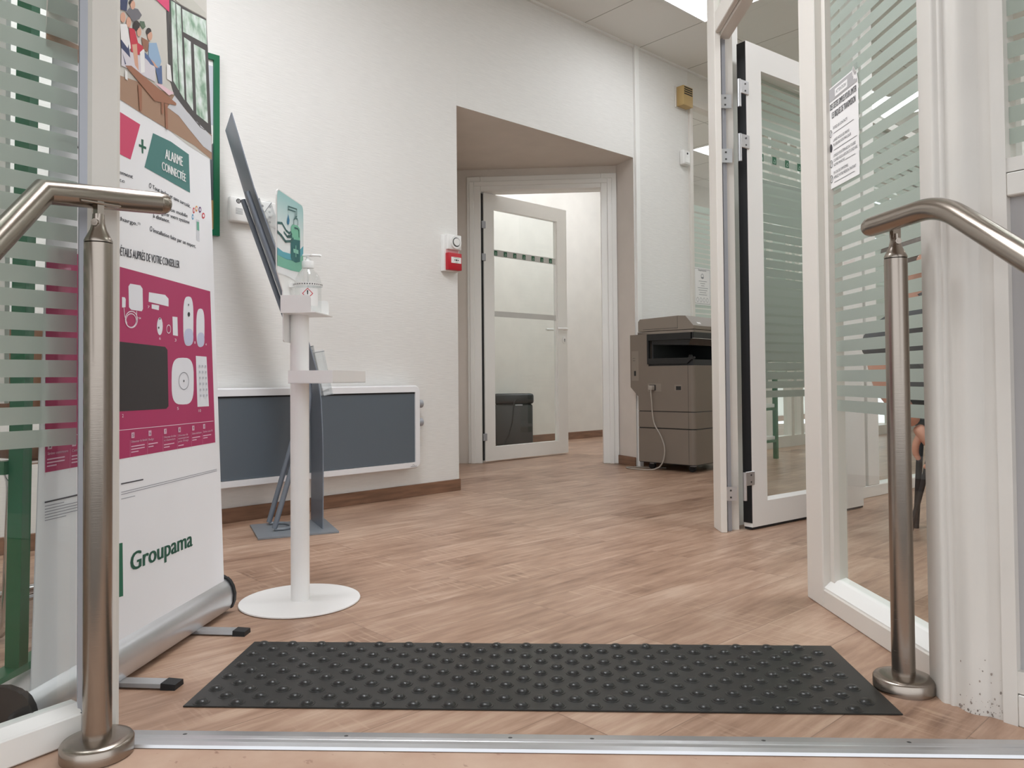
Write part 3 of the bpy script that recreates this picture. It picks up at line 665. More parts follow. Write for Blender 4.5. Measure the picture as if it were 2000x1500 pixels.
layer('printed_window_frame', [[(0.4937,1.4953),(0.5675,1.5138),(0.6542,1.5373),(0.7572,1.5684),(0.7634,1.4877),(0.7682,1.2423),(0.6850,1.2352),(0.5197,1.2606),(0.4973,1.2867)], [(0.4755,1.4556),(0.4910,1.4593),(0.4971,1.3276),(0.4972,1.2841),(0.4849,1.3225)]], ink(74, 70, 70), 3)
layer('printed_panes', [[(0.5025,1.4932),(0.5297,1.5009),(0.5454,1.2833),(0.5115,1.2949)], [(0.5350,1.5017),(0.5659,1.5088),(0.5817,1.2717),(0.5504,1.2812)], [(0.5755,1.5084),(0.6538,1.5316),(0.7550,1.5629),(0.7558,1.4938),(0.5797,1.4496)], [(0.5846,1.4384),(0.6311,1.4468),(0.6380,1.2635),(0.5944,1.2737)], [(0.6530,1.4505),(0.7393,1.4708),(0.7432,1.2660),(0.6597,1.2629)]], FOL, 4)
layer('printed_ceiling', [[(0.5079,1.5050),(0.6489,1.5709),(0.7562,1.5846),(0.7565,1.5695),(0.6543,1.5396),(0.5676,1.5152)]], ink(196, 194, 184), 4)
layer('printed_flag', [[(0.4050,1.4505),(0.4918,1.4943),(0.4910,1.4580)]], ink(222, 74, 118), 5)
PEOP = [
 (ink(214, 208, 214), [[(0.2436,1.2604),(0.3514,1.2862),(0.4098,1.2866),(0.4085,1.2520),(0.3266,1.2385),(0.2446,1.2232)]]),
 (ink(52, 62, 98), [[(0.2349,1.3647),(0.2717,1.3833),(0.2658,1.3506),(0.2392,1.3421)], [(0.2409,1.2770),(0.2727,1.2923),(0.2867,1.2497),(0.2611,1.2318),(0.2450,1.2588)]]),
 (ink(112, 110, 116), [[(0.2630,1.3479),(0.2807,1.3673),(0.3189,1.3819),(0.3388,1.3776),(0.3262,1.3622),(0.2957,1.3422)]]),
 (ink(236, 234, 232), [[(0.2382,1.3098),(0.2673,1.3234),(0.2881,1.2799),(0.2778,1.2713),(0.2417,1.2791)], [(0.3300,1.2888),(0.3523,1.3079),(0.3546,1.2531),(0.3355,1.2439)], [(0.2613,1.2212),(0.2714,1.2208),(0.2737,1.2023),(0.2618,1.2012)], [(0.4729,1.3227),(0.4946,1.3266),(0.5034,1.2891),(0.4722,1.2845)]]),
 (ink(198, 44, 66), [[(0.2778,1.3202),(0.3027,1.3294),(0.3208,1.3058),(0.3522,1.3098),(0.3231,1.2789),(0.2882,1.2720)]]),
 (ink(150, 104, 80), [[(0.3367,1.3264),(0.3752,1.3342),(0.3679,1.3056),(0.3461,1.3028)]]),
 (ink(150, 178, 206), [[(0.3747,1.3297),(0.4157,1.3483),(0.4425,1.3150),(0.4298,1.2929),(0.3721,1.2946)]]),
 (ink(84, 106, 150), [[(0.4087,1.2874),(0.4447,1.3059),(0.4476,1.2618),(0.4261,1.2559)], [(0.3528,1.2991),(0.3732,1.2984),(0.4054,1.2892),(0.3870,1.2792),(0.3555,1.2832)]]),
 (ink(214, 164, 140), [[(0.3058,1.3848),(0.3043,1.3787),(0.3000,1.3728),(0.2942,1.3685),(0.2884,1.3671),(0.2841,1.3688),(0.2825,1.3732),(0.2839,1.3792),(0.2881,1.3851),(0.2939,1.3894),(0.2997,1.3909),(0.3041,1.3892)], [(0.2870,1.3368),(0.2856,1.3302),(0.2815,1.3239),(0.2759,1.3197),(0.2703,1.3187),(0.2661,1.3210),(0.2645,1.3261),(0.2658,1.3326),(0.2698,1.3388),(0.2754,1.3430),(0.2811,1.3442),(0.2854,1.3419)], [(0.2614,1.3355),(0.2600,1.3289),(0.2557,1.3227),(0.2498,1.3183),(0.2439,1.3171),(0.2395,1.3192),(0.2378,1.3242),(0.2392,1.3306),(0.2434,1.3368),(0.2492,1.3412),(0.2552,1.3426),(0.2597,1.3405)], [(0.3366,1.3381),(0.3352,1.3320),(0.3311,1.3263),(0.3256,1.3223),(0.3201,1.3213),(0.3161,1.3233),(0.3146,1.3280),(0.3159,1.3339),(0.3199,1.3397),(0.3254,1.3436),(0.3309,1.3448),(0.3351,1.3427)], [(0.3936,1.3550),(0.3918,1.3484),(0.3871,1.3420),(0.3806,1.3376),(0.3742,1.3362),(0.3695,1.3383),(0.3678,1.3433),(0.3695,1.3498),(0.3741,1.3561),(0.3806,1.3606),(0.3871,1.3621),(0.3918,1.3600)], [(0.2917,1.2892),(0.3149,1.3008),(0.3245,1.2446),(0.3099,1.2387)], [(0.3721,1.2950),(0.4265,1.2984),(0.4197,1.2887),(0.3774,1.2877)]]),
 (ink(48, 40, 38), [[(0.3284,1.3483),(0.3261,1.3412),(0.3200,1.3339),(0.3116,1.3284),(0.3032,1.3262),(0.2971,1.3278),(0.2948,1.3327),(0.2969,1.3396),(0.3029,1.3468),(0.3112,1.3523),(0.3197,1.3547),(0.3260,1.3532)], [(0.3882,1.3627),(0.3863,1.3575),(0.3811,1.3519),(0.3741,1.3476),(0.3672,1.3456),(0.3622,1.3465),(0.3604,1.3499),(0.3622,1.3550),(0.3672,1.3605),(0.3741,1.3648),(0.3811,1.3669),(0.3863,1.3661)], [(0.3008,1.3883),(0.2991,1.3844),(0.2945,1.3800),(0.2882,1.3761),(0.2820,1.3738),(0.2774,1.3737),(0.2757,1.3758),(0.2773,1.3795),(0.2818,1.3839),(0.2880,1.3878),(0.2943,1.3902),(0.2990,1.3904)]]),
 (ink(86, 106, 84), [[(0.3282,1.3590),(0.3508,1.3687),(0.3582,1.3598),(0.3458,1.3484),(0.3314,1.3502)]]),
]
for m_, it in PEOP: layer('printed_people', it, m_, 5, .2)
layer('printed_table', [[(0.2611,1.2300),(0.2888,1.2410),(0.5266,1.2442),(0.5264,1.2384),(0.4040,1.2052)], [(0.3200,1.2127),(0.3398,1.2133),(0.3402,1.1585),(0.3294,1.1559)], [(0.4584,1.2184),(0.4746,1.2233),(0.4763,1.1608),(0.4642,1.1593)], [(0.4402,1.2143),(0.4538,1.2187),(0.4511,1.1909),(0.4410,1.1873)]], ink(158, 106, 80), 6)
layer('printed_books', [[(0.4085,1.2483),(0.4351,1.2569),(0.5149,1.2652),(0.4833,1.2477)]], ink(232, 196, 204), 7)
layer('pink_panel', [[(0.0978,1.1103),(0.2471,1.1231),(0.3359,1.1263),(0.2923,1.0341),(0.2493,1.0328),(0.1022,1.0163)]], ink(210, 70, 108), 1)
layer('plus_sign', [[(0.3411,1.0949),(0.3517,1.0967),(0.3511,1.0647),(0.3438,1.0637)], [(0.3299,1.0805),(0.3651,1.0843),(0.3651,1.0784),(0.3300,1.0747)]], ink(34, 96, 76), 1)
layer('teal_panel', [[(0.3993,1.1273),(0.4965,1.1375),(0.6048,1.1376),(0.6075,1.0373),(0.4753,1.0365),(0.3570,1.0351)]], ink(72, 126, 122), 1)
layer('magenta_panel', [[(-0.0002,0.7892),(0.0568,0.7941),(0.2591,0.7915),(0.4799,0.7922),(0.7233,0.7923),(0.7262,0.3762),(0.2674,0.3793),(0.0173,0.3803)]], ink(176, 52, 100), 1)
WH = []
layer('printed_products', [[(0.2945,0.7605),(0.3391,0.7621),(0.3491,0.7556),(0.3509,0.7100),(0.3456,0.7041),(0.2997,0.7035),(0.2903,0.7082),(0.2874,0.7536)], [(0.2611,0.7276),(0.2723,0.7281),(0.2765,0.7248),(0.2762,0.7069),(0.2616,0.7048)],
 [(0.3781,0.7511),(0.4572,0.7534),(0.4746,0.7461),(0.4743,0.7270),(0.3765,0.7289)], [(0.3909,0.7247),(0.4270,0.7250),(0.4252,0.7135),(0.3909,0.7144)], [(0.4442,0.6767),(0.4430,0.6685),(0.4398,0.6614),(0.4352,0.6566),(0.4298,0.6547),(0.4244,0.6560),(0.4199,0.6603),(0.4169,0.6669),(0.4159,0.6748),(0.4170,0.6829),(0.4201,0.6899),(0.4247,0.6948),(0.4301,0.6969),(0.4356,0.6957),(0.4402,0.6915),(0.4432,0.6848)], [(0.4943,0.7041),(0.5207,0.7049),(0.5221,0.6577),(0.4960,0.6584)],
 [(0.6113,0.7014),(0.6096,0.6760),(0.6076,0.6629),(0.6048,0.6530),(0.6011,0.6455),(0.5964,0.6402),(0.5903,0.6369),(0.5788,0.6354),(0.5675,0.6359),(0.5619,0.6387),(0.5577,0.6435),(0.5548,0.6505),(0.5528,0.6598),(0.5519,0.6725),(0.5523,0.6970),(0.5535,0.7217),(0.5554,0.7346),(0.5580,0.7444),(0.5615,0.7518),(0.5661,0.7573),(0.5722,0.7610),(0.5839,0.7632),(0.5957,0.7635),(0.6017,0.7611),(0.6061,0.7564),(0.6092,0.7494),(0.6112,0.7398),(0.6120,0.7268)], [(0.6784,0.6884),(0.6765,0.6672),(0.6740,0.6554),(0.6706,0.6468),(0.6660,0.6406),(0.6602,0.6368),(0.6499,0.6352),(0.6399,0.6360),(0.6345,0.6393),(0.6308,0.6449),(0.6284,0.6532),(0.6273,0.6645),(0.6278,0.6851),(0.6294,0.7059),(0.6317,0.7175),(0.6350,0.7261),(0.6394,0.7323),(0.6453,0.7364),(0.6557,0.7385),(0.6661,0.7383),(0.6717,0.7352),(0.6756,0.7296),(0.6781,0.7213),(0.6792,0.7097)], [(0.6061,0.5451),(0.6044,0.5219),(0.6018,0.5107),(0.5978,0.5024),(0.5925,0.4960),(0.5856,0.4913),(0.5769,0.4881),(0.5656,0.4865),(0.5427,0.4866),(0.5205,0.4880),(0.5099,0.4904),(0.5021,0.4939),(0.4961,0.4988),(0.4916,0.5051),(0.4886,0.5131),(0.4869,0.5238),(0.4866,0.5456),(0.4877,0.5674),(0.4899,0.5781),(0.4933,0.5861),(0.4981,0.5924),(0.5044,0.5973),(0.5126,0.6008),(0.5235,0.6031),(0.5464,0.6043),(0.5698,0.6043),(0.5813,0.6025),(0.5899,0.5993),(0.5966,0.5945),(0.6015,0.5881),(0.6048,0.5797),(0.6065,0.5684)], [(0.6211,0.6112),(0.6864,0.6108),(0.6927,0.4768),(0.6246,0.4775)]], ink(232, 233, 238), 2)
layer('printed_screen', [[(0.2155,0.6319),(0.2584,0.6311),(0.4555,0.6282),(0.4673,0.6212),(0.4702,0.4850),(0.4593,0.4792),(0.2615,0.4816),(0.2196,0.4813)]], ink(50, 47, 49), 2)
layer('printed_sensors', [[(0.6084,0.6598),(0.6063,0.6491),(0.6013,0.6424),(0.5934,0.6382),(0.5808,0.6364),(0.5684,0.6371),(0.5611,0.6406),(0.5568,0.6467),(0.5557,0.6570),(0.5575,0.6674),(0.5623,0.6740),(0.5699,0.6783),(0.5825,0.6804),(0.5952,0.6799),(0.6028,0.6765),(0.6072,0.6704)], [(0.6754,0.6565),(0.6735,0.6472),(0.6692,0.6414),(0.6626,0.6378),(0.6520,0.6362),(0.6417,0.6369),(0.6356,0.6400),(0.6322,0.6453),(0.6313,0.6543),(0.6331,0.6634),(0.6372,0.6691),(0.6436,0.6728),(0.6542,0.6746),(0.6647,0.6741),(0.6710,0.6710),(0.6746,0.6657)]], ink(198, 202, 226), 3)
layer('printed_lens', [[(0.5910,0.7176),(0.5895,0.7138),(0.5859,0.7113),(0.5816,0.7110),(0.5783,0.7129),(0.5771,0.7164),(0.5786,0.7202),(0.5821,0.7227),(0.5864,0.7231),(0.5898,0.7211)], [(0.5529,0.5458),(0.5520,0.5436),(0.5500,0.5428),(0.5481,0.5437),(0.5473,0.5458),(0.5482,0.5479),(0.5502,0.5488),(0.5521,0.5479)], [(0.5860,0.7419),(0.5851,0.7399),(0.5829,0.7389),(0.5808,0.7395),(0.5801,0.7413),(0.5810,0.7432),(0.5831,0.7442),(0.5852,0.7437)], [(0.4266,0.6723),(0.4256,0.6702),(0.4233,0.6693),(0.4209,0.6699),(0.4200,0.6719),(0.4210,0.6739),(0.4233,0.6749),(0.4256,0.6742)], [(0.4326,0.6938),(0.4316,0.6920),(0.4292,0.6911),(0.4269,0.6917),(0.4259,0.6933),(0.4269,0.6951),(0.4293,0.6960),(0.4316,0.6955)]], ink(50, 56, 56), 4)
bm = nb(); fn3 = lambda a, b: bl(S_(a, b, .0018))
ring = [(0.5763,0.5457),(0.5754,0.5408),(0.5732,0.5362),(0.5698,0.5321),(0.5654,0.5287),(0.5602,0.5262),(0.5544,0.5247),(0.5485,0.5243),(0.5426,0.5249),(0.5371,0.5265),(0.5321,0.5292),(0.5281,0.5326),(0.5251,0.5366),(0.5233,0.5412),(0.5228,0.5459),(0.5236,0.5506),(0.5256,0.5551),(0.5288,0.5591),(0.5331,0.5625),(0.5382,0.5651),(0.5439,0.5667),(0.5499,0.5673),(0.5559,0.5668),(0.5615,0.5653),(0.5666,0.5627),(0.5708,0.5593),(0.5739,0.5552),(0.5758,0.5505)]; stroke(bm, ring+[ring[0]], .0014, fn3)
obj('printed_ring', bm, ink(110, 112, 118), bn_sheet, 'keep')
bm = nb()
ka, kb = [(0.6390,0.5847),(0.6762,0.5839)]; kc = [(0.6430,0.5066),(0.6430,0.5066)][0]
for y in range(6):
    for x in range(3):
        a0 = ka[0]+(kb[0]-ka[0])*x/2+.004*y/5; b0_ = ka[1]+(kc[1]-ka[1])*y/5; stroke(bm, [(a0-.0025, b0_), (a0+.0025, b0_)], .006, fn3)
obj('printed_keys', bm, ink(190, 192, 200), bn_sheet, 'keep')
bm = nb(); fn2 = lambda a, b: bl(S_(a, b, .0012))
for r_ in ([(0.3263,0.6840),(0.3254,0.6792),(0.3228,0.6746),(0.3186,0.6705),(0.3132,0.6673),(0.3070,0.6650),(0.3003,0.6640),(0.2936,0.6642),(0.2875,0.6655),(0.2822,0.6680),(0.2781,0.6714),(0.2755,0.6755),(0.2746,0.6801),(0.2753,0.6847),(0.2778,0.6892),(0.2817,0.6933),(0.2869,0.6966),(0.2931,0.6989),(0.2997,0.7001),(0.3065,0.7001),(0.3128,0.6988),(0.3183,0.6964),(0.3226,0.6929),(0.3253,0.6887)], [(0.3204,0.6813),(0.3197,0.6773),(0.3175,0.6735),(0.3141,0.6701),(0.3096,0.6674),(0.3044,0.6655),(0.2988,0.6646),(0.2933,0.6648),(0.2882,0.6659),(0.2837,0.6680),(0.2803,0.6708),(0.2782,0.6743),(0.2774,0.6781),(0.2780,0.6820),(0.2801,0.6857),(0.2834,0.6891),(0.2877,0.6918),(0.2928,0.6937),(0.2984,0.6947),(0.3040,0.6947),(0.3093,0.6936),(0.3138,0.6915),(0.3173,0.6887),(0.3196,0.6852)], [(0.4839,0.6727),(0.4833,0.6696),(0.4817,0.6667),(0.4793,0.6644),(0.4764,0.6628),(0.4732,0.6621),(0.4699,0.6624),(0.4671,0.6636),(0.4648,0.6657),(0.4634,0.6684),(0.4629,0.6714),(0.4635,0.6745),(0.4650,0.6774),(0.4673,0.6797),(0.4702,0.6813),(0.4735,0.6820),(0.4767,0.6818),(0.4796,0.6806),(0.4819,0.6785),(0.4834,0.6758)]): stroke(bm, r_+[r_[0]], .0022, fn2)
stroke(bm, [(0.2685,0.7055),(0.2716,0.6880),(0.2817,0.6721)], .0022, fn2); stroke(bm, [(0.3224,0.7021),(0.3226,0.6845),(0.3175,0.6727)], .0022, fn2)
stroke(bm, [(0.0280,0.4440),(0.2656,0.4411),(0.4489,0.4385),(0.7165,0.4353)], .0012, fn2)
for s_, p in (("9", ((0.3292,0.6854),(0.3412,0.6856),0.0042)), ("7", ((0.3711,0.7138),(0.3805,0.7139),0.0059)), ("6", ((0.4255,0.6439),(0.4330,0.6443),0.0061)), ("3", ((0.5037,0.6432),(0.5127,0.6437),0.0072)), ("8", ((0.6126,0.6426),(0.6206,0.6430),0.0067)), ("4", ((0.6798,0.6410),(0.6884,0.6414),0.0060)), ("5", ((0.5121,0.4742),(0.5209,0.4742),0.0072)), ("10", ((0.6289,0.4639),(0.6428,0.4638),0.0071)), ("2", ((0.2657,0.4682),(0.2717,0.4683),0.0073))): text(bm, s_, *p, fn2)
obj('printed_numbers', bm, ink(238, 226, 234), bn_sheet, 'keep')
cols = ((775, 1200, "5", ["Détecteur de fumée"], 3, 85), (875, 1188, "6", ["Badge"], 2, 60), (965, 1177, "7", ["Détecteur de choc", "et d'ouverture"], 2, 65), (1048, 1168, "8", ["Détecteur de", "mouvement avec", "prise d'image"], 1, 62), (1129, 1158, "9", ["Sirène intérieure"], 2, 50), (1193, 1148, "10", ["Sirène sans fil"], 2, 50), (288, 1262, "1", ["Sirène extérieure"], 3, 110), (430, 1246, "2", ["Centrale"], 3, 70))
COLA = [[(0.3098,0.4268),(0.3099,0.4219),(0.3673,0.4206)], [(0.3822,0.4261),(0.3822,0.4210),(0.4247,0.4203)], [(0.4528,0.4256),(0.4528,0.4203),(0.5039,0.4195)], [(0.5231,0.4245),(0.5230,0.4194),(0.5753,0.4188)], [(0.5971,0.4239),(0.5969,0.4191),(0.6424,0.4188)], [(0.6597,0.4244),(0.6595,0.4194),(0.7079,0.4191)], [(0.0278,0.4283),(0.0280,0.4242),(0.0801,0.4237)], [(0.0999,0.4272),(0.1001,0.4232),(0.1412,0.4224)]]
bm = nb(); bd = nb()
for (cx_, cy_, dg, lines, nl, wd), pts in zip(cols, COLA):
    (a, b), (a2, b2), (a3, b3) = pts; wl = a3-a; q = .0062
    poly(bm, [(a-q, b-q), (a+q, b-q), (a+q, b+q), (a-q, b+q)], fn2)
    text(bd, dg, (a-.0028, b-.0034), (a+.0028, b-.0034), .0068, lambda x, y: bl(S_(x, y, .0018)))
    y = b-.0165
    for ln in lines: text(bm, ln, (a-.006, y), (a-.006+wl*min(1.15, .25+len(ln)/17), y), .0052, fn2, .0003); y -= .0072
    y -= .001
    for k in range(nl): stroke(bm, [(a-.006, y), (a-.006+wl*(.95 if k < nl-1 else .5), y)], .0024, fn2); y -= .0062
    stroke(bm, [(a-.011, b-.010), (a-.011, b-.055)], .0005, fn2)
obj('printed_captions', bm, ink(226, 186, 204), bn_sheet, 'keep'); obj('printed_caption_digits', bd, ink(90, 60, 74), bn_sheet, 'keep')
bm = nb()
for s_, p in (("ALARME", ((0.4621,1.0855),(0.5625,1.0948),0.0243)), ("CONNECTÉE", ((0.4442,1.0535),(0.5799,1.0589),0.0207))): text(bm, s_, *p, fn2, .0012)
obj('panel_lettering', bm, ink(242, 244, 243), bn_sheet, 'keep')
bm = nb(); fn1 = lambda a, b: bl(S_(a, b, .0007))
for s_, p, fat in (("Tout inclus et sans surcoût.", ((0.3955,0.9956),(0.6066,0.9976),0.0096), .0004), ("Application mobile", ((0.4031,0.9593),(0.5885,0.9683),0.0093), .0004), ("pour gérer votre système", ((0.3996,0.9425),(0.5993,0.9541),0.0092), .0004), ("à distance.", ((0.3987,0.9286),(0.4844,0.9333),0.0092), .0006),
  ("Installation faite par un expert.", ((0.4003,0.8945),(0.6357,0.8970),0.0096), .0004), ("remboursement", ((0.1528,0.9826),(0.3028,0.9949),0.0082), .0006), ("compte", ((0.1792,0.9664),(0.2673,0.9756),0.0084), 0), ("prise en charge.", ((0.1319,0.8856),(0.3240,0.8944),0.0084), .0006), ("continuement", ((0.0037,0.9872),(0.1150,1.0000),0.0074), .0006),
  ("DÉTAILS AUPRÈS DE VOTRE CONSEILLER", ((0.2412,0.8155),(0.5365,0.8292),0.0189), .0004), ("(2)", ((0.3255,0.8986),(0.3379,0.8992),0.0046), 0)): text(bm, s_, *p, fn1, fat)
for r_ in ([(0.3896,1.0009),(0.3891,0.9986),(0.3877,0.9964),(0.3856,0.9949),(0.3834,0.9943),(0.3814,0.9948),(0.3800,0.9963),(0.3795,0.9984),(0.3800,1.0008),(0.3814,1.0029),(0.3834,1.0044),(0.3856,1.0050),(0.3877,1.0045),(0.3891,1.0031)], [(0.3936,0.9008),(0.3931,0.8984),(0.3917,0.8964),(0.3897,0.8950),(0.3875,0.8946),(0.3855,0.8952),(0.3842,0.8967),(0.3837,0.8988),(0.3842,0.9012),(0.3855,0.9032),(0.3875,0.9046),(0.3898,0.9051),(0.3918,0.9045),(0.3931,0.9029)]): stroke(bm, r_+[r_[0]], .002, fn1)
# legal small print: the thin dark lines at the foot of the text block
bl_ = nb()
for l_, w_ in (([(0.2665,0.3254),(0.3539,0.3234)], .0028), ([(0.2668,0.3074),(0.7297,0.3022)], .0015), ([(0.2669,0.3024),(0.7293,0.2979)], .0015), ([(0.2671,0.2929),(0.3208,0.2915)], .0015),
  ([(0.0198,0.3256),(0.1180,0.3246)], .003), ([(0.0202,0.3185),(0.0745,0.3172)], .0015), ([(0.0205,0.3128),(0.1185,0.3109)], .0015), ([(0.0207,0.3076),(0.1187,0.3057)], .0015), ([(0.0210,0.3023),(0.1189,0.3005)], .0015), ([(0.0213,0.2970),(0.1191,0.2949)], .0015), ([(0.0215,0.2921),(0.0818,0.2903)], .0015)): stroke(bl_ if w_ < .002 else bm, l_, w_, fn1)
obj('legal_print', bl_, ink(158, 158, 164), bn_sheet, 'keep')
obj('dark_lettering', bm, ink(74, 74, 80), bn_sheet, 'keep')
bm = nb(); text(bm, "Groupama", *(((0.3062,0.1286),(0.5810,0.1249),0.0404)), fn1, .0022); obj('company_name', bm, ink(34, 92, 74), bn_sheet, 'keep')
layer('logo_square', [[(0.1786,0.2017),(0.2651,0.1990),(0.2742,0.1979),(0.2785,0.0826),(0.2657,0.0840),(0.1820,0.0911)]], ink(30, 106, 80), 1)
layer('phone_icon', [[(0.6422,0.9755),(0.6634,0.9772),(0.6620,0.9189),(0.6423,0.9190)]], ink(214, 216, 220), 1)
layer('phone_screen', [[(0.6452,0.9702),(0.6608,0.9716),(0.6605,0.9481),(0.6461,0.9476)]], ink(110, 176, 150), 2)
for c_, it in ((ink(206, 60, 70), [[(0.6358,0.9973),(0.6346,0.9930),(0.6321,0.9894),(0.6287,0.9876),(0.6255,0.9880),(0.6232,0.9905),(0.6226,0.9944),(0.6237,0.9987),(0.6262,1.0023),(0.6296,1.0041),(0.6328,1.0038),(0.6351,1.0013)], [(0.7025,0.9975),(0.7007,0.9929),(0.6966,0.9890),(0.6913,0.9867),(0.6861,0.9867),(0.6825,0.9890),(0.6814,0.9930),(0.6831,0.9975),(0.6871,1.0015),(0.6925,1.0038),(0.6977,1.0038),(0.7014,1.0015)]]), (ink(232, 160, 80), [[(0.6551,1.0062),(0.6538,1.0018),(0.6507,0.9981),(0.6467,0.9961),(0.6428,0.9964),(0.6402,0.9988),(0.6394,1.0027),(0.6406,1.0071),(0.6437,1.0108),(0.6477,1.0128),(0.6515,1.0125),(0.6543,1.0101)]]), (ink(110, 64, 120), [[(0.6790,1.0087),(0.6775,1.0042),(0.6739,1.0004),(0.6692,0.9982),(0.6647,0.9984),(0.6615,1.0007),(0.6606,1.0047),(0.6621,1.0091),(0.6656,1.0130),(0.6703,1.0151),(0.6748,1.0150),(0.6780,1.0127)]]), (ink(90, 160, 200), [[(0.6282,0.9785),(0.6271,0.9744),(0.6246,0.9710),(0.6213,0.9693),(0.6181,0.9697),(0.6158,0.9720),(0.6152,0.9757),(0.6162,0.9798),(0.6188,0.9831),(0.6221,0.9848),(0.6253,0.9845),(0.6275,0.9822)]])): layer('app_dot', it, c_, 1)
layer('app_dot_center', [[(0.6324,0.9966),(0.6317,0.9940),(0.6300,0.9922),(0.6279,0.9917),(0.6263,0.9929),(0.6258,0.9952),(0.6266,0.9977),(0.6283,0.9996),(0.6304,1.0000),(0.6319,0.9989)], [(0.6977,0.9965),(0.6964,0.9937),(0.6934,0.9916),(0.6898,0.9908),(0.6870,0.9917),(0.6860,0.9940),(0.6873,0.9967),(0.6903,0.9989),(0.6940,0.9997),(0.6968,0.9988)], [(0.6517,1.0054),(0.6507,1.0028),(0.6483,1.0008),(0.6456,1.0002),(0.6434,1.0012),(0.6427,1.0034),(0.6437,1.0061),(0.6460,1.0081),(0.6488,1.0087),(0.6510,1.0077)], [(0.6743,1.0077),(0.6733,1.0050),(0.6709,1.0030),(0.6681,1.0024),(0.6659,1.0034),(0.6651,1.0057),(0.6662,1.0083),(0.6686,1.0104),(0.6714,1.0110),(0.6736,1.0100)], [(0.6249,0.9778),(0.6242,0.9755),(0.6225,0.9738),(0.6205,0.9734),(0.6189,0.9744),(0.6184,0.9764),(0.6191,0.9787),(0.6208,0.9803),(0.6229,0.9808),(0.6244,0.9798)]], ink(240, 240, 242), 2)

# ---- hand sanitizer stand
ss = thing('sanitizer_stand', 'white hand sanitizer stand with round base, drip tray and green sign', 'sanitizer stand', (-.624, 2.256, 0))
bm = lathe(nb(), [(0, .001), (.170, .001), (.172, .003), (.171, .006), (0, .006)], 72); obj('base_plate', bm, M['powder'], ss, True)
obj('pole', lathe(nb(), [(0, .005), (.0268, .005), (.0268, .836), (0, .836)], 40), M['powder'], ss, True)
ox, oy = -.624, 2.256
aS = math.atan2(1., .056)      # direction of the sign's width
# drip tray: shallow box
bm = nb(); a0, a1, h0, h1 = -.127, .215, .636, .672
box(bm, .0, .126, a0, a1, h0, h0+.002)
for q in ((0, .002, a0, a1), (.124, .126, a0, a1), (.002, .124, a0, a0+.002), (.002, .124, a1-.002, a1)): box(bm, q[0], q[1], q[2], q[3], h0, h1)
bmesh.ops.rotate(bm, verts=bm.verts[:], cent=(0, 0, 0), matrix=Matrix.Rotation(-.075, 3, 'Z')); bmesh.ops.translate(bm, verts=bm.verts[:], vec=(.012, 0, 0))
obj('drip_tray', bm, M['powder'], ss)
def SG(t, z, off):   # point on the sign plane, off towards its printed face (+X)
    e = Vector((.0559, .9984)); n = Vector((.9984, -.0559)); p = Vector((-.655, 2.14)) + e*t + n*off; return (p.x-ox, p.y-oy, z)
out = [(0, .955), (0, 1.165), (.004, 1.178), (.014, 1.185), (.216, 1.185), (.226, 1.178), (.230, 1.165), (.230, .955), (.185, .90), (.182, .76), (.172, .755), (.062, .755), (.052, .76), (.050, .90)]
bm = nb(); va = [bm.verts.new(SG(t, z, 0)) for t, z in out]; vb = [bm.verts.new(SG(t, z, -.003)) for t, z in out]; bm.faces.new(va); bm.faces.new(vb[::-1])
for i in range(len(out)): bm.faces.new((va[i], va[(i+1) % len(out)], vb[(i+1) % len(out)], vb[i]))
sg = obj('sign_panel', bm, M['powder'], ss)
# printed face: a pale teal print that fades to white, as designed on the sign
m, nt, o_ = newmat('print_teal_fade'); p_ = N(nt, 'ShaderNodeBsdfPrincipled'); p_.inputs['Roughness'].default_value = .35; nt.links.new(p_.outputs[0], o_.inputs[0])
tc = N(nt, 'ShaderNodeTexCoord'); sx = N(nt, 'ShaderNodeSeparateXYZ'); nt.links.new(tc.outputs['Object'], sx.inputs[0]); mr = N(nt, 'ShaderNodeMapRange'); mr.inputs[1].default_value = 1.05; mr.inputs[2].default_value = 1.19; nt.links.new(sx.outputs['Z'], mr.inputs[0])
rp = N(nt, 'ShaderNodeValToRGB'); rp.color_ramp.elements[0].color = lin((236, 240, 240))+(1,); rp.color_ramp.elements[1].color = lin((150, 204, 204))+(1,); nt.links.new(mr.outputs[0], rp.inputs[0]); nt.links.new(rp.outputs[0], p_.inputs['Base Color'])
def slayer(name, polys, mm, lev):
    b = nb(); 
    for q in polys: poly(b, q, lambda t, z: SG(t, z, .0004*lev))
    return obj(name, b, mm, sg, 'keep')
slayer('sign_print', [[(.003, .958), (.003, 1.163), (.008, 1.176), (.016, 1.182), (.214, 1.182), (.223, 1.176), (.227, 1.163), (.227, .958)]], m, 1)
slayer('sign_white', [[(0.0014,1.0118),(0.0453,1.0059),(0.1029,1.0084),(0.2188,1.0196),(0.2180,0.9336),(0.1024,0.9470),(0.0010,0.9467)]], ink(240, 240, 240), 2)
slayer('sign_wave', [[(0.0015,1.0177),(0.0454,1.0125),(0.1029,1.0159),(0.1637,1.0285),(0.2246,1.0593),(0.2233,1.0347),(0.1635,1.0040),(0.0833,0.9945),(0.0013,0.9968)]], ink(92, 168, 182), 3)
slayer('sign_wave_green', [[(0.0013,0.9975),(0.0833,0.9958),(0.1635,1.0047),(0.2233,1.0354),(0.2207,0.9912),(0.1841,0.9726),(0.1124,0.9681),(0.0011,0.9662)]], ink(122, 186, 162), 3)
slayer('sign_bottle', [[(0.1255,1.1067),(0.1696,1.1121),(0.1916,1.1058),(0.1935,1.0707),(0.1112,1.0610),(0.1134,1.0975)]], ink(120, 190, 160), 4)
slayer('sign_bottle_dark', [[(0.1112,1.0610),(0.1935,1.0707),(0.1929,1.0057),(0.1531,0.9968),(0.1186,0.9989),(0.1108,1.0079)]], ink(38, 104, 104), 4)
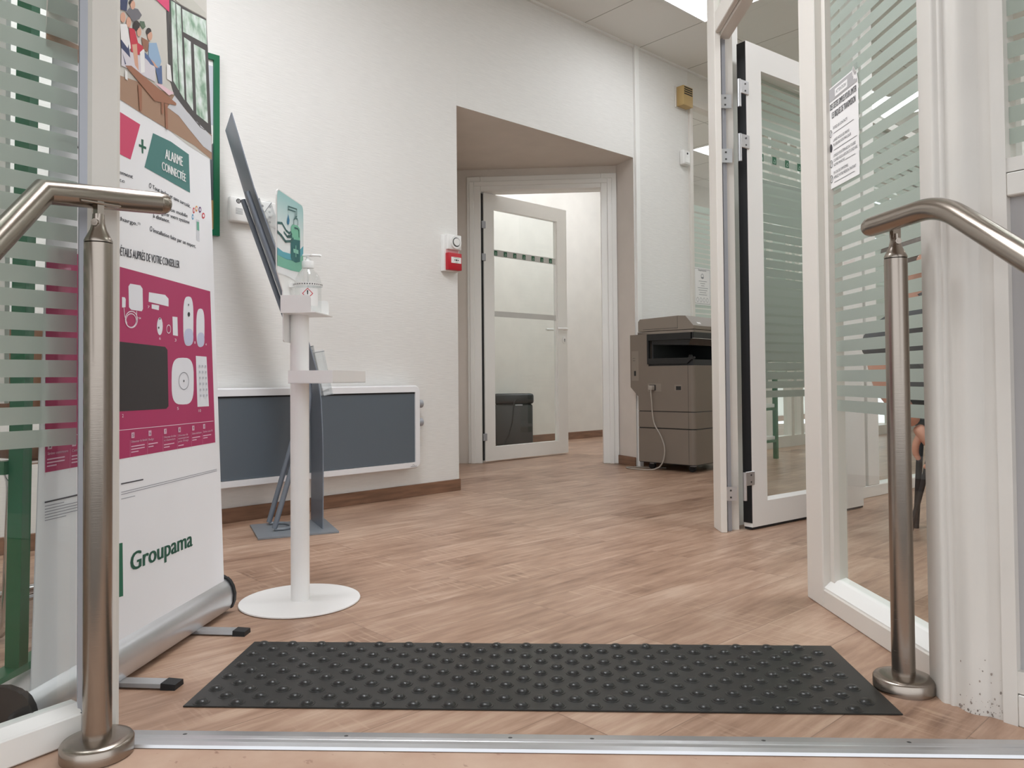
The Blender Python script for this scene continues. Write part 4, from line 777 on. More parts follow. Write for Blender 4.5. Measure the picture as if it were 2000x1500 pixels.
slayer('sign_hand', [[(0.0028,1.0854),(0.0320,1.0913),(0.0839,1.0764),(0.1153,1.0789),(0.1312,1.0681),(0.1131,1.0545),(0.0692,1.0460),(0.0026,1.0625)]], ink(238, 242, 242), 4)
slayer('sign_drop', [[(0.0911,1.1294),(0.1007,1.1137),(0.0967,1.1020),(0.0879,1.0975),(0.0792,1.1005),(0.0803,1.1109)]], ink(42, 120, 156), 4)
b = nb(); f5 = lambda t, z: SG(t, z, .0022)
for q in ([(0.0028,1.0864),(0.0366,1.0919),(0.0695,1.0777),(0.0936,1.0748)], [(0.0523,1.0697),(0.0799,1.0614),(0.1192,1.0673)], [(0.0936,1.0735),(0.1093,1.0799),(0.1173,1.0752),(0.0994,1.0664),(0.0857,1.0645)], [(0.0026,1.0616),(0.0317,1.0565),(0.0664,1.0455),(0.1082,1.0537),(0.1312,1.0654)]): stroke(b, q, .007, f5)
for q in ([(0.0893,1.1521),(0.1627,1.1598),(0.1625,1.1362),(0.1501,1.1336),(0.1502,1.1497),(0.0892,1.1436),(0.0893,1.1521)], [(0.1356,1.1088),(0.1357,1.1216),(0.1460,1.1293),(0.1666,1.1315),(0.1728,1.1264),(0.1727,1.1137)]): stroke(b, q, .0035, f5)
stroke(b, [(0.1416,1.0996),(0.1726,1.1021),(0.1810,1.0984),(0.1819,1.0792)], .005, f5)
obj('sign_outline', b, ink(52, 100, 98), sg, 'keep')
b = nb(); stroke(b, [(0.1525,1.0469),(0.1532,1.0157)], .006, f5); stroke(b, [(0.1340,1.0299),(0.1720,1.0320)], .012, f5); obj('sign_cross', b, ink(140, 200, 180), sg, 'keep')
# bottle tray: base plate with two upright lips
e2 = Vector((.0559, .9984)); n2 = Vector((.9984, -.0559))
def BT(x, t, z): p = Vector((-.655, 2.14)) + e2*t + n2*x; return (p.x-ox, p.y-oy, z)
def btbox(bm, x0, x1, t0, t1, z0, z1):
    vs = [bm.verts.new(BT(x, t, z)) for x in (x0, x1) for t in (t0, t1) for z in (z0, z1)]
    for f in ((0, 1, 3, 2), (4, 6, 7, 5), (0, 4, 5, 1), (2, 3, 7, 6), (0, 2, 6, 4), (1, 5, 7, 3)): bm.faces.new([vs[i] for i in f])
bm = nb(); btbox(bm, 0, .100, .028, .20, .836, .839)
for t in (.028, .198):
    pr = [(0, .839), (.088, .839), (.088, .876), (.084, .883), (.078, .886), (0, .886)]
    va = [bm.verts.new(BT(x, t, z)) for x, z in pr]; vb = [bm.verts.new(BT(x, t+.002, z)) for x, z in pr]; bm.faces.new(va); bm.faces.new(vb[::-1])
    for i in range(6): bm.faces.new((va[i], va[(i+1) % 6], vb[(i+1) % 6], vb[i]))
obj('bottle_tray', bm, M['powder'], ss)
bcx, bct = .052, .112
bm = nb(); ringp = [(.0415*math.cos(a), .0415*math.sin(a)) for a in [2*PI*i/36 for i in range(36)]]
for i in range(36):
    (x0, y0), (x1, y1) = ringp[i], ringp[(i+1) % 36]
    bm.faces.new([bm.verts.new(BT(bcx+x, bct+y, z)) for x, y, z in ((x0, y0, .919), (x1, y1, .919), (x1, y1, .928), (x0, y0, .928))])
btbox(bm, 0, .014, bct-.012, bct+.012, .917, .930)
obj('bottle_strap', bm, M['powder'], ss)
bm = nb()
for i in range(0, 36): 
    (x0, y0), (x1, y1) = ringp[i], ringp[(i+1) % 36]; xm, ym = (x0+x1)/2*1.012, (y0+y1)/2*1.012; dx, dy = (x1-x0)*.22, (y1-y0)*.22
    bm.faces.new([bm.verts.new(BT(bcx+xm+sx_*dx, bct+ym+sx_*dy, .9235+sz*.0018)) for sx_, sz in ((-1, -1), (1, -1), (1, 1), (-1, 1))])
obj('strap_holes', bm, M['darkg'], ss)

# ---- pump bottle standing in the tray
pw = BT(bcx, bct, .8395); bt = thing('pump_bottle', 'clear sanitizer pump bottle with white cap and warning diamond in the stand tray', 'bottle', (pw[0]+ox, pw[1]+oy, .8395))
obj('bottle_body', lathe(nb(), [(0, 0), (.034, 0), (.0385, .004), (.0385, .055), (.0378, .060), (.0385, .065), (.0385, .090), (.036, .103), (.028, .118), (.018, .128), (.0145, .133), (.0145, .140)], 40), M['glassp'], bt, True)
obj('cap', lathe(nb(), [(0, .134), (.0175, .134), (.0178, .152), (.0165, .1545), (.008, .155), (.008, .160), (0, .160)], 32), M['white'], bt, True)
bm = lathe(nb(), [(0, .158), (.0055, .158), (.0055, .170), (0, .170)], 20); box(bm, -.015, .014, -.0075, .0075, .169, .1745, bev=.002, seg=2)
tube(bm, [(.010, 0, .172), (.034, .004, .1715), (.0375, .0045, .169)], [.004, .0036, .0032], 12)
obj('pump_head', bm, M['white'], bt, True)
obj('dip_tube', tube(nb(), [(0, 0, .006), (0, 0, .135)], .003, 10), M['glassp'], bt)
bm = nb(); nl = 12; lr = .0392; 
def lb(u, z, k=1.): a = -PI/2+.35+u; return (lr*k*math.cos(a), lr*k*math.sin(a), z)
for i in range(nl): bm.faces.new([bm.verts.new(lb(u, z)) for u, z in ((-.7+1.4*i/nl, .020), (-.7+1.4*(i+1)/nl, .020), (-.7+1.4*(i+1)/nl, .072), (-.7+1.4*i/nl, .072))])
la = obj('label', bm, M['paper'], bt)
bm = nb(); cz, cu, rr = .056, -.12, .016
sq = [(cu, cz+rr), (cu+rr/lr, cz), (cu, cz-rr), (cu-rr/lr, cz), (cu, cz+rr)]
def mid(a, b, n=4): return [(a[0]+(b[0]-a[0])*i/n, a[1]+(b[1]-a[1])*i/n) for i in range(n+1)]
for a, b in zip(sq, sq[1:]):
    pth = mid(a, b)
    for p, q in zip(pth, pth[1:]):
        f = lambda k: [(cu+(p[0]-cu)*k, cz+(p[1]-cz)*k), (cu+(q[0]-cu)*k, cz+(q[1]-cz)*k)]
        o1, i1 = f(1.), f(.82); bm.faces.new([bm.verts.new(lb(*v, 1.006)) for v in (o1[0], o1[1], i1[1], i1[0])])
obj('warning_diamond', bm, ink(200, 50, 62), bt)
bm = nb(); bm.faces.new([bm.verts.new(lb(cu+u/lr, cz+z, 1.006)) for u, z in ((-.0012, -.003), (.0012, -.003), (.0019, .009), (-.0019, .009))]); bm.faces.new([bm.verts.new(lb(cu+u/lr, cz+z, 1.006)) for u, z in ((-.0015, -.0075), (.0015, -.0075), (.0015, -.0048), (-.0015, -.0048))])
obj('warning_mark', bm, M['black'], bt)

# ---- brochure rack
FN, FF = Vector((-.812, 3.297)), Vector((-.922, 3.526)); ur = Vector((.914, .405)).normalized(); wv = (FN-FF)
rk = thing('brochure_rack', 'slanted grey steel brochure rack with bent sheet and tube legs, behind the sanitizer stand', 'brochure rack', (FF.x, FF.y, 0))
def RK(s, v, z, k=0.): p = FF + ur*s + wv*v; return (p.x-FF.x, p.y-FF.y, z)
qb = [(-1.167, 3.415), (-1.033, 3.119), (-.735, 3.25), (-.869, 3.549)]
obj('base_plate', prism(nb(), [(x-FF.x, y-FF.y) for x, y in qb], .001, .008), M['rackb'], rk)
pf = [(0, .006), (.002, .25), (0, .42), (-.006, .56), (-.022, .68), (-.055, .80), (-.100, .94), (-.190, 1.195), (-.279, 1.452), (-.366, 1.753)]
def sheet(pf, th):
    bm = nb(); L0 = []
    for v in (0, 1):
        a = [bm.verts.new(RK(s, v, z)) for s, z in pf]; b = [bm.verts.new(RK(s-th, v, z-th*.2)) for s, z in pf]; L0.append((a, b))
    (a0, b0_), (a1, b1_) = L0; n = len(pf)
    for i in range(n-1):
        bm.faces.new((a0[i], a1[i], a1[i+1], a0[i+1])); bm.faces.new((b0_[i], b0_[i+1], b1_[i+1], b1_[i])); bm.faces.new((a0[i], a0[i+1], b0_[i+1], b0_[i])); bm.faces.new((a1[i], b1_[i], b1_[i+1], a1[i+1]))
    bm.faces.new((a0[0], b0_[0], b1_[0], a1[0])); bm.faces.new((a0[-1], a1[-1], b1_[-1], b0_[-1])); return bm
obj('back_sheet', sheet(pf, .004), M['rack'], rk)
for v in (.20, .82):
    pth = [RK(-.302, v, 1.44), RK(-.215, v, 1.19), RK(-.125, v, .93), RK(-.075, v, .76)] + arc(RK(-.055, v, .66), RK(-.085, v, .40), RK(-.030, v, .53), 6) + [RK(-.195, v, .02)]
    obj('leg_tube', tube(nb(), [Vector(p) for p in pth], .0112, 16), M['rack'], rk, True)
obj('leg_loop', tube(nb(), [Vector(RK(-.195, .20, .016)), Vector(RK(-.16, .20, .014))] + arc(RK(-.13, .27, .014), RK(-.13, .75, .014), RK(-.10, .51, .014), 6) + [Vector(RK(-.16, .82, .014)), Vector(RK(-.195, .82, .016))], .007, 12), M['rackb'], rk, True)
def holder(s0, z0, tilt):
    """acrylic pocket on the front of the sheet"""
    bm = nb(); cs, sn = math.cos(tilt), math.sin(tilt)
    def H(u, v, z): return RK(s0+u*cs-z*sn, v, z0+z*cs+u*sn)
    def hb(u0, u1, v0, v1, za, zb):
        vs = [bm.verts.new(H(u, v, z)) for u in (u0, u1) for v in (v0, v1) for z in (za, zb)]
        for f in ((0, 1, 3, 2), (4, 6, 7, 5), (0, 4, 5, 1), (2, 3, 7, 6), (0, 2, 6, 4), (1, 5, 7, 3)): bm.faces.new([vs[i] for i in f])
    hb(.004, .006, .05, .95, 0, .22); hb(.043, .045, .05, .95, 0, .19); hb(.006, .043, .05, .058, 0, .20); hb(.006, .043, .942, .95, 0, .20); hb(.006, .043, .058, .942, 0, .003)
    k = obj('acrylic_pocket', bm, M['glassp'], rk); rb_ = nb()
    for a, b in (((.045, .05, 0), (.045, .05, .19)), ((.004, .05, .22), (.045, .05, .20)), ((.045, .05, 0), (.004, .05, 0)), ((.004, .05, .22), (.004, .95, .22)), ((.045, .05, .19), (.045, .95, .19)), ((.045, .05, 0), (.045, .95, 0)), ((.004, .05, 0), (.004, .05, .22))): tube(rb_, [Vector(H(*a)), Vector(H(*b))], .0018, 6)
    obj('pocket_edge', rb_, M['alug'], k)
    return k
holder(-.190, 1.20, .33); holder(.002, .575, .20)
bm = nb()
for z in (.18, .32, .47, .62):
    for v in (.35, .65): lathe(bm, [(0, .0), (.004, .0), (.003, .002), (0, .002)], 8, (0, 0, 0))
bm.free()

# ---- radiator
rp_ = WA(0, 0); rd = thing('radiator', 'white wall radiator with dark blue-grey grille panel behind the sanitizer stand', 'radiator', (rp_.x, rp_.y, 0), angA)
x0, x1, z0, z1 = -1.72, -.344, .165, .612
def shell(bm, pts, y0, y1, inner=None):
    n = len(pts); a = [bm.verts.new((p[0], y0, p[1])) for p in pts]; b = [bm.verts.new((p[0]*1, y1, p[1])) for p in pts]
    for i in range(n): bm.faces.new((a[i], a[(i+1) % n], b[(i+1) % n], b[i]))
    return a, b
bm = nb(); oc = rrect(x0, x1, z0, z1, .034, 6); ic = rrect(x0+.04, x1-.036, z0+.034, z1-.036, .003, 6)
oc2 = rrect(x0+.006, x1-.006, z0+.006, z1-.006, .030, 6)
R = [[bm.verts.new((p[0], y, p[1])) for p in pts] for pts, y in ((oc, -.012), (oc, -.078), (oc2, -.088), (ic, -.090), (ic, -.074))]
for a, b in zip(R, R[1:]):
    for i in range(len(a)): bm.faces.new((a[i], a[(i+1) % len(a)], b[(i+1) % len(a)], b[i]))
bm.faces.new(R[0])
obj('casing', bm, M['radf'], rd, True)
gr = obj('grille', bx(x0+.042, x1-.038, -.083, -.074, z0+.036, z1-.038), M['radg'], rd)
obj('grille_shadow_gap', bx(x0+.041, x1-.037, -.0838, -.072, z1-.0445, z1-.0365), M['black'], rd)
for z in (.511, .411): obj('dial_knob', tube(nb(), [Vector((x1-.002, -.060, z)), Vector((x1+.026, -.060, z))], .022, 24), M['alug'], rd, True)
for z in (.511, .411): obj('dial_rim', tube(nb(), [Vector((x1+.0255, -.060, z)), Vector((x1+.028, -.060, z))], .018, 24), M['darkg'], rd, True)
bm = nb(); f_ = lambda a, b: (a, -.0908, b); stroke(bm, [(x1-.070, z0+.0125), (x1-.032, z0+.0125)], .003, f_); stroke(bm, [(x1-.060, z0+.018), (x1-.054, z0+.023), (x1-.046, z0+.018)], .0018, f_); obj('maker_mark', bm, M['ink2'], rd)
obj('wall_bracket', bx(x0+.3, x0+.36, -.014, -.0005, z0+.05, z1-.05), M['radf'], rd)

# ---- alarm keypad on the wall
kp = thing('alarm_keypad', 'white alarm keypad on the wall behind the brochure rack', 'keypad', (rp_.x, rp_.y, 0), angA)
obj('housing', bx(-1.381, -1.135, -.032, -.0005, 1.375, 1.490, bev=.008, seg=3), M['white'], kp, True)
bm = nb(); f_ = lambda a, b: (a, -.0328, b)
for i in range(5): stroke(bm, [(-1.355, 1.412+i*.006), (-1.322, 1.412+i*.006)], .0022, f_)
obj('speaker_slots', bm, M['ink2'], kp)
bm = nb()
for r in range(4):
    for c_ in range(3): poly(bm, ell(-1.262+c_*.036, 1.465-r*.024, .007, .006, 12), f_)
obj('keys', bm, M['ink2'], kp)
bm = nb(); r_ = ell(-1.342, 1.470, .009, .009, 16); stroke(bm, r_+[r_[0]], .004, f_); stroke(bm, [(-1.351, 1.470), (-1.333, 1.470)], .003, f_); stroke(bm, [(-1.342, 1.461), (-1.342, 1.479)], .003, f_); obj('emblem', bm, M['ink'], kp)
obj('panel_seam', bx(-1.297, -1.2955, -.0325, -.0318, 1.384, 1.482), M['ink2'], kp)

# ---- fire alarm
fa = thing('fire_alarm', 'white fire alarm sounder over red break-glass call point beside the alcove', 'fire alarm', (rp_.x, rp_.y, 0), angA)
obj('back_box', bx(-.128, -.012, -.030, -.0005, 1.262, 1.472, bev=.003, seg=2), M['white'], fa, True)
so = obj('sounder', bx(-.116, -.012, -.052, -.029, 1.385, 1.472, bev=.006, seg=3), M['white'], fa, True)
def disc(cx, cz, y0, y1, r0, r1=0, n=32):
    bm = lathe(nb(), [(r1, 0), (r0, 0), (r0, 1), (r1, 1)] if r1 else [(0, 0), (r0, 0), (r0, 1), (0, 1)], n)
    for v in bm.verts: x, y, z = v.co; v.co = (cx+x, y0+(y1-y0)*z, cz+y)
    if r1: 
        pass
    return bm
obj('sounder_ring', disc(-.060, 1.428, -.062, -.051, .038), M['white'], so, True)
obj('sounder_slot', disc(-.060, 1.428, -.0630, -.0615, .027), M['darkg'], so, True)
obj('sounder_dome', disc(-.060, 1.428, -.068, -.062, .0215), M['white'], so, True)
cpn = obj('call_point', bx(-.116, -.014, -.056, -.029, 1.268, 1.366, bev=.004, seg=2), M['red'], fa, True)
obj('call_point_neck', bx(-.112, -.026, -.040, -.029, 1.364, 1.386), ink(214, 160, 162), fa)
obj('glass_plate', bx(-.094, -.022, -.058, -.0555, 1.308, 1.342), M['paper'], cpn)
bm = nb(); f_ = lambda a, b: (a, -.0588, b)
poly(bm, ell(-.057, 1.325, .0055, .0055, 12), f_); poly(bm, [(-.075, 1.325), (-.066, 1.330), (-.066, 1.320)], f_); poly(bm, [(-.039, 1.325), (-.048, 1.330), (-.048, 1.320)], f_); obj('press_mark', bm, M['black'], cpn)
bm = nb(); stroke(bm, [(-.078, 1.338), (-.036, 1.338)], .0025, f_); stroke(bm, [(-.066, 1.312), (-.048, 1.312)], .0025, f_); obj('plate_print', bm, ink(150, 190, 160), cpn)

# ---- green framed poster on the wall behind the banner
pf_ = thing('poster_frame', 'green framed poster on the wall, half hidden behind the white banner', 'framed poster', (rp_.x, rp_.y, 0), angA)
X0, X1, Z0, Z1 = -2.07, -1.425, 1.30, 2.122
bm = frame2(nb(), None, X0, X1, Z0, Z1, .026, -.022, -.0005); obj('frame', bm, M['green'], pf_)
pp = obj('poster', bx(X0+.026, X1-.026, -.010, -.006, Z0+.026, Z1-.026), M['paper'], pf_)
f_ = lambda a, b: (a, -.0108, b)
bm = nb(); poly(bm, [(X0+.03, 1.33), (X1-.026, 1.33), (X1-.026, 1.72), (X1-.10, 1.62), (X0+.2, 1.60), (X0+.03, 1.65)], f_); obj('poster_picture', bm, ink(92, 96, 100), pp)
bm = nb(); poly(bm, [(X0+.03, 1.33), (X1-.026, 1.33), (X1-.026, 1.46), (X0+.03, 1.42)], lambda a, b: (a, -.0112, b)); obj('poster_ground', bm, ink(190, 150, 104), pp)
bm = nb(); poly(bm, [(X0+.03, 1.80), (X1-.026, 1.80), (X1-.026, 2.07), (X0+.03, 2.07)], f_); obj('poster_sky', bm, ink(196, 198, 206), pp)

# ---- chime box, motion sensor and notice by the glazing
cb = thing('chime_box', 'yellowed square chime box with dark slots high above the copier', 'chime', (P0.x, P0.y, 0), angB)
obj('back_plate', bx(2.150, 2.300, -.010, -.0005, 2.738, 2.905, bev=.003, seg=1), M['cream'], cb)
obj('housing', bx(2.166, 2.292, -.075, -.010, 2.745, 2.898, bev=.004, seg=2), M['beige'], cb, True)
bm = nb()
for i in range(4): box(bm, 2.176, 2.282, -.0765, -.0745, 2.830+i*.017, 2.839+i*.017)
obj('sound_slots', bm, M['black'], cb)
ms = thing('motion_sensor', 'small white wall sensor with dark eye above the copier', 'sensor', (P0.x, P0.y, 0), angB)
obj('housing', bx(2.205, 2.292, -.045, -.0005, 2.298, 2.412, bev=.010, seg=3), M['white'], ms, True); obj('lens', disc(2.250, 2.385, -.047, -.0445, .008), M['black'], ms); obj('window_lens', bx(2.222, 2.276, -.0475, -.044, 2.312, 2.352, bev=.002, seg=1), M['frame'], ms)
nt_ = thing('paper_notice', 'white printed notice taped on the striped glass above the copier', 'notice', (P0.x, P0.y, 0), angB)
obj('sheet', bx(2.395, 2.625, -.0035, -.0025, 1.222, 1.520), M['paper'], nt_)
nt_.location = (P0.x-nB.x*.012, P0.y-nB.y*.012, 0)
bm = nb(); f_ = lambda a, b: (a, -.0040, b)
text(bm, "Imprimante", (2.455, 1.495), (2.565, 1.495), .013, f_, .0008); r_ = ell(2.51, 1.452, .017, .019, 16); stroke(bm, r_+[r_[0]], .005, f_); stroke(bm, [(2.495, 1.442), (2.525, 1.442)], .012, f_)
for i, (a, b) in enumerate(((.46, .57), (.48, .545), (.49, .535), (.445, .585), (.455, .575), (.47, .56), (.46, .57))): stroke(bm, [(2+a, 1.412-i*.018), (2+b, 1.412-i*.018)], .004, f_)
for x in (2.43, 2.475, 2.52, 2.565): r_ = ell(x+.01, 1.262, .014, .017, 12); stroke(bm, r_+[r_[0]], .003, f_)
r_ = [(2.405, 1.232), (2.615, 1.232), (2.615, 1.510), (2.405, 1.510), (2.405, 1.232)]; stroke(bm, r_, .003, f_)
obj('print', bm, M['ink2'], nt_)

# ---- health poster taped on the office window
hp = thing('health_poster', 'white health advice poster taped on the frosted office window, curling at its top corner', 'poster', (PW.x, PW.y, 0), angW)
X0, X1, Z0, Z1 = .116, .291, 1.163, 1.444
def HPf(a, b, off=.0):
    cu = max(0, (a-.26)/.03)*max(0, (b-1.42)/.024); return (a, .0315-off-cu*.012, b)
bm = nb(); n1, n2_ = 12, 16; g = [[bm.verts.new(HPf(X0+(X1-X0)*i/n1, Z0+(Z1-Z0)*j/n2_)) for j in range(n2_+1)] for i in range(n1+1)]
for i in range(n1):
    for j in range(n2_): bm.faces.new((g[i][j], g[i+1][j], g[i+1][j+1], g[i][j+1]))
sh_ = obj('sheet', bm, M['paper'], hp)
f_ = lambda a, b: HPf(a, b, .0008); f2_ = lambda a, b: HPf(a, b, .0014)
bm = nb(); poly(bm, [(X0+.006, 1.405), (X1-.004, 1.405), (X1-.004, 1.440), (X0+.006, 1.440)], f_, .02); obj('heading_band', bm, M['inkg'], sh_, 'keep')
bm = nb(); poly(bm, [(X0+.048, 1.410), (X0+.120, 1.410), (X0+.120, 1.431), (X0+.048, 1.431)], f2_); obj('heading_box', bm, M['paper'], sh_, 'keep')
bm = nb(); f3_ = lambda a, b: HPf(a, b, .0020)
text(bm, "ATTENTION", (X0+.055, 1.416), (X0+.112, 1.416), .010, f3_); obj('heading_text', bm, M['ink2'], sh_, 'keep')
bm = nb()
text(bm, "DES GESTES SIMPLES POUR LIMITER", (X0+.016, 1.381), (X1-.008, 1.381), .017, f_, .0002); text(bm, "LES RISQUES DE TRANSMISSION", (X0+.026, 1.356), (X1-.014, 1.356), .017, f_, .0002)
for s_, x_, z_ in (("ÉVITEZ LES CONTACTS", .10, 1.324), ("LAVEZ-VOUS LES MAINS", .11, 1.290), ("PLUSIEURS FOIS PAR JOUR", .12, 1.277), ("LORSQUE VOUS ÉTERNUEZ OU TOUSSEZ", .145, 1.247), ("COUVREZ-VOUS LA BOUCHE ET LE NEZ AVEC", .155, 1.234), ("VOTRE MANCHE", .08, 1.221), ("EN CAS DE SYMPTÔMES,", .10, 1.200), ("APPELEZ VOTRE MÉDECIN TRAITANT", .145, 1.187)):
    text(bm, s_, (X0+.032, z_), (X0+.02+x_*.95, z_), .0075, f_)
for x_, z_ in ((.150, 1.313), (.165, 1.266), (.155, 1.2215), (.15, 1.177)): stroke(bm, [(X0+.034 if z_ != 1.2215 else X0+.10, z_), (X0+x_, z_)], .0012, f_)
for z_ in (1.316, 1.276, 1.232, 1.190): r_ = ell(X0+.018, z_, .007, .010, 14); stroke(bm, r_+[r_[0]], .0015, f_); stroke(bm, [(X0+.014, z_-.004), (X0+.022, z_+.005)], .0015, f_)
poly(bm, ell(X0+.018, 1.276, .007, .012, 10), f_)
obj('poster_text', bm, M['ink'], sh_, 'keep')
bm = nb(); box(bm, X1-.02, X1+.004, .0275, .0285, 1.436, 1.452); obj('tape', bm, M['glassp'], hp)

# ---- photocopier
CN = Vector((1.213, 5.123)); eS = Vector((.724, -.689)).normalized(); angC = math.atan2(eS.y, eS.x)   # local x: from wall to front, local y: along the front (left -> right)
cp = thing('photocopier', 'taupe office photocopier with dark output tray standing against the back wall', 'photocopier', (CN.x, CN.y, 0), angC)
D_ = .448; Wd = .55
def rprism(pts, z0, z1): return prism(nb(), pts, z0, z1)
def plan(x0, x1, y0, y1, r=.03): 
    # rounded at the front corners
    o = [(x0, y0), (x1-r, y0)] + [(x1-r+r*math.sin(t), y0+r-r*math.cos(t)) for t in [PI/2*i/5 for i in range(1, 6)]] + [(x1-r+r*math.cos(t), y1-r+r*math.sin(t)) for t in [PI/2*i/5 for i in range(0, 6)]] + [(x0, y1)]; return o
obj('cassette_cabinet', rprism(plan(-.445, 0, 0, Wd), .055, .288), M['copier'], cp, True)
obj('paper_drawer', rprism(plan(-.445, 0, 0, Wd), .296, .405), M['copier'], cp, True)
obj('side_joint', rprism(plan(-.442, -.004, .004, Wd-.004), .05, .72), M['copdk'], cp)
obj('main_body', rprism(plan(-.445, 0, 0, Wd), .411, .722), M['copier'], cp, True)
bm = nb(); box(bm, .0005, .0015, .03, Wd, .395, .411); bm.free()
obj('rear_column', rprism([(-.445, 0), (-.36, 0), (-.36, Wd), (-.445, Wd)], .722, .955), M['copier'], cp)
# deeper upper rear section with slanted underside
obj('rear_housing', extr(nb(), [(-.445, .51), (-.51, .575), (-.51, .945), (-.445, .945)], lambda u, v, k: (u, (.0, Wd)[k], v)), M['copier'], cp)
bm = nb(); box(bm, -.36, -.012, .012, Wd, .722, .762); obj('output_tray', bm, M['copin'], cp)
# dark frame of the output bay (side face), with an opening
bm = nb(); 
for a in ((-.368, -.355, .735, .945), (-.355, -.02, .90, .945), (-.355, -.05, .735, .775)): box(bm, a[0], a[1], -.002, .02, a[2], a[3])
prism_pts = [(-.05, .735), (-.02, .762), (0, .768), (0, .78), (-.05, .775)]
extr(bm, prism_pts, lambda u, v, k: (u, (-.002, .02)[k], v)); box(bm, -.012, .002, .0, Wd, .905, .945)
obj('bay_frame', bm, M['copdk'], cp)
bm = extr(nb(), [(-.33, .905), (-.03, .905), (-.05, .86), (-.33, .872)], lambda u, v, k: (u, (.02, Wd)[k], v)); obj('scanner_underside', bm, M['copdk'], cp)
bm = nb(); box(bm, -.34, -.33, .02, Wd, .762, .9); box(bm, -.33, -.02, Wd-.03, Wd-.002, .762, .905); obj('bay_back', bm, M['copin'], cp)
obj('sheet_guide', extr(nb(), [(-.17, .762), (-.12, .762), (-.135, .80), (-.155, .80)], lambda u, v, k: (u, (.2, .21)[k], v)), M['darkg'], cp)
obj('scanner_bed', rprism(plan(-.445, .0, 0, Wd), .945, .962), M['copier2'], cp, True)
adf = obj('document_feeder', extr(nb(), [(-.44, .966), (-.44, 1.035), (-.425, 1.052), (-.12, 1.062), (-.06, 1.058), (.0, .99), (.0, .966)], lambda u, v, k: (u, (.0, .34)[k], v)), M['copier2'], cp)
obj('feeder_lid', extr(nb(), [(-.44, .966), (-.44, .99), (-.12, 1.0), (.0, .985), (.0, .966)], lambda u, v, k: (u, (.34, Wd)[k], v)), M['copier'], cp)
bm = nb(); box(bm, -.40, -.12, -.0008, .001, .9775, .980); box(bm, -.122, -.1205, -.0008, .001, .975, 1.058); obj('feeder_seam', bm, M['copdk'], adf)
bm = nb(); fA = lambda a, b: (.0005-(b-.99)*.8824+.002, a, b); poly(bm, [(.075, 1.003), (.12, 1.003), (.12, 1.016), (.075, 1.016)], fA); obj('badge', bm, M['paper'], adf, 'keep')
bm = nb()
for a in ((-.447, -.044, .4072, .4085), (-.447, -.044, .2915, .2935)): box(bm, a[0], a[1], -.0008, .001, a[2], a[3])
obj('panel_joints', bm, M['copdk'], cp)
bm = nb(); box(bm, -.046, -.0445, -.0008, .001, .06, .735); obj('door_joint', bm, M['copdk'], cp)
fx = nb(); box(fx, -.365, -.255, -.0012, .0005, .545, .60); obj('power_inlet', fx, M['copier2'], cp); bm = nb(); box(bm, -.352, -.300, -.002, .0, .553, .592); obj('inlet_recess', bm, M['copdk'], cp)
bm = nb(); box(bm, -.150, -.095, -.0012, .0005, .552, .592); obj('port', bm, M['copier2'], cp); bm = nb(); box(bm, -.138, -.100, -.002, .0, .556, .582); obj('port_recess', bm, M['copdk'], cp)
bm = nb(); box(bm, -.498, -.438, -.0012, .0, .62, .83, bev=.0003, seg=1); obj('side_hatch', bm, M['copier2'], cp); bm = nb(); box(bm, -.478, -.462, -.002, .0, .655, .69); box(bm, -.487, -.468, -.002, .0, .762, .764); box(bm, -.487, -.468, -.002, .0, .778, .780); obj('hatch_ports', bm, M['copdk'], cp)
for x, y in ((-.06, .07), (-.38, .07), (-.06, Wd-.07), (-.38, Wd-.07)):
    bm = nb(); tube(bm, [Vector((x, y-.012, .024)), Vector((x, y+.012, .024))], .024, 20); k = obj('caster', bm, M['black'], cp, True)
    obj('caster_fork', bx(x-.012, x+.022, y-.016, y+.016, .036, .056), M['alug'], k)
pc = [Vector(v) for v in ((-.322, -.006, .572), (-.318, -.030, .568), (-.318, -.036, .545), (-.316, -.030, .48), (-.315, -.024, .40), (-.300, -.022, .32), (-.255, -.022, .25), (-.225, -.022, .18), (-.222, -.024, .11), (-.245, -.034, .04), (-.30, -.055, .010), (-.40, -.07, .006), (-.50, -.055, .006), (-.535, -.02, .006), (-.50, .03, .006), (-.40, .07, .006), (-.30, .12, .006))]
cu = []
for i in range(len(pc)-1):
    p0, p1, p2, p3 = pc[max(0, i-1)], pc[i], pc[i+1], pc[min(len(pc)-1, i+2)]
    for t in (0, .25, .5, .75): cu.append(.5*((2*p1)+(-p0+p2)*t+(2*p0-5*p1+4*p2-p3)*t*t+(-p0+3*p1-3*p2+p3)*t**3))
cu.append(pc[-1]); cd_ = obj('power_cord', tube(nb(), cu, .0045, 10), M['cable'], cp, True)
obj('plug', bx(-.338, -.306, -.040, -.002, .555, .588, bev=.004, seg=2), M['cable'], cd_, True)
bm = nb(); g = [[(-.30+.22*i/6, .36+.16*j/3, 1.006+.012*math.sin(i*.9)+.006*j+(.02 if i > 4 else 0)) for j in range(4)] for i in range(7)]
gv = [[bm.verts.new(p) for p in r] for r in g]
for i in range(6):
    for j in range(3): bm.faces.new((gv[i][j], gv[i+1][j], gv[i+1][j+1], gv[i][j+1]))
o = obj('paper_sheet', bm, M['paper']); o.location = (CN.x, CN.y, 0); o.rotation_euler = (0, 0, angC); tag(o, 'loose white sheets lying curled on top of the copier', 'paper')

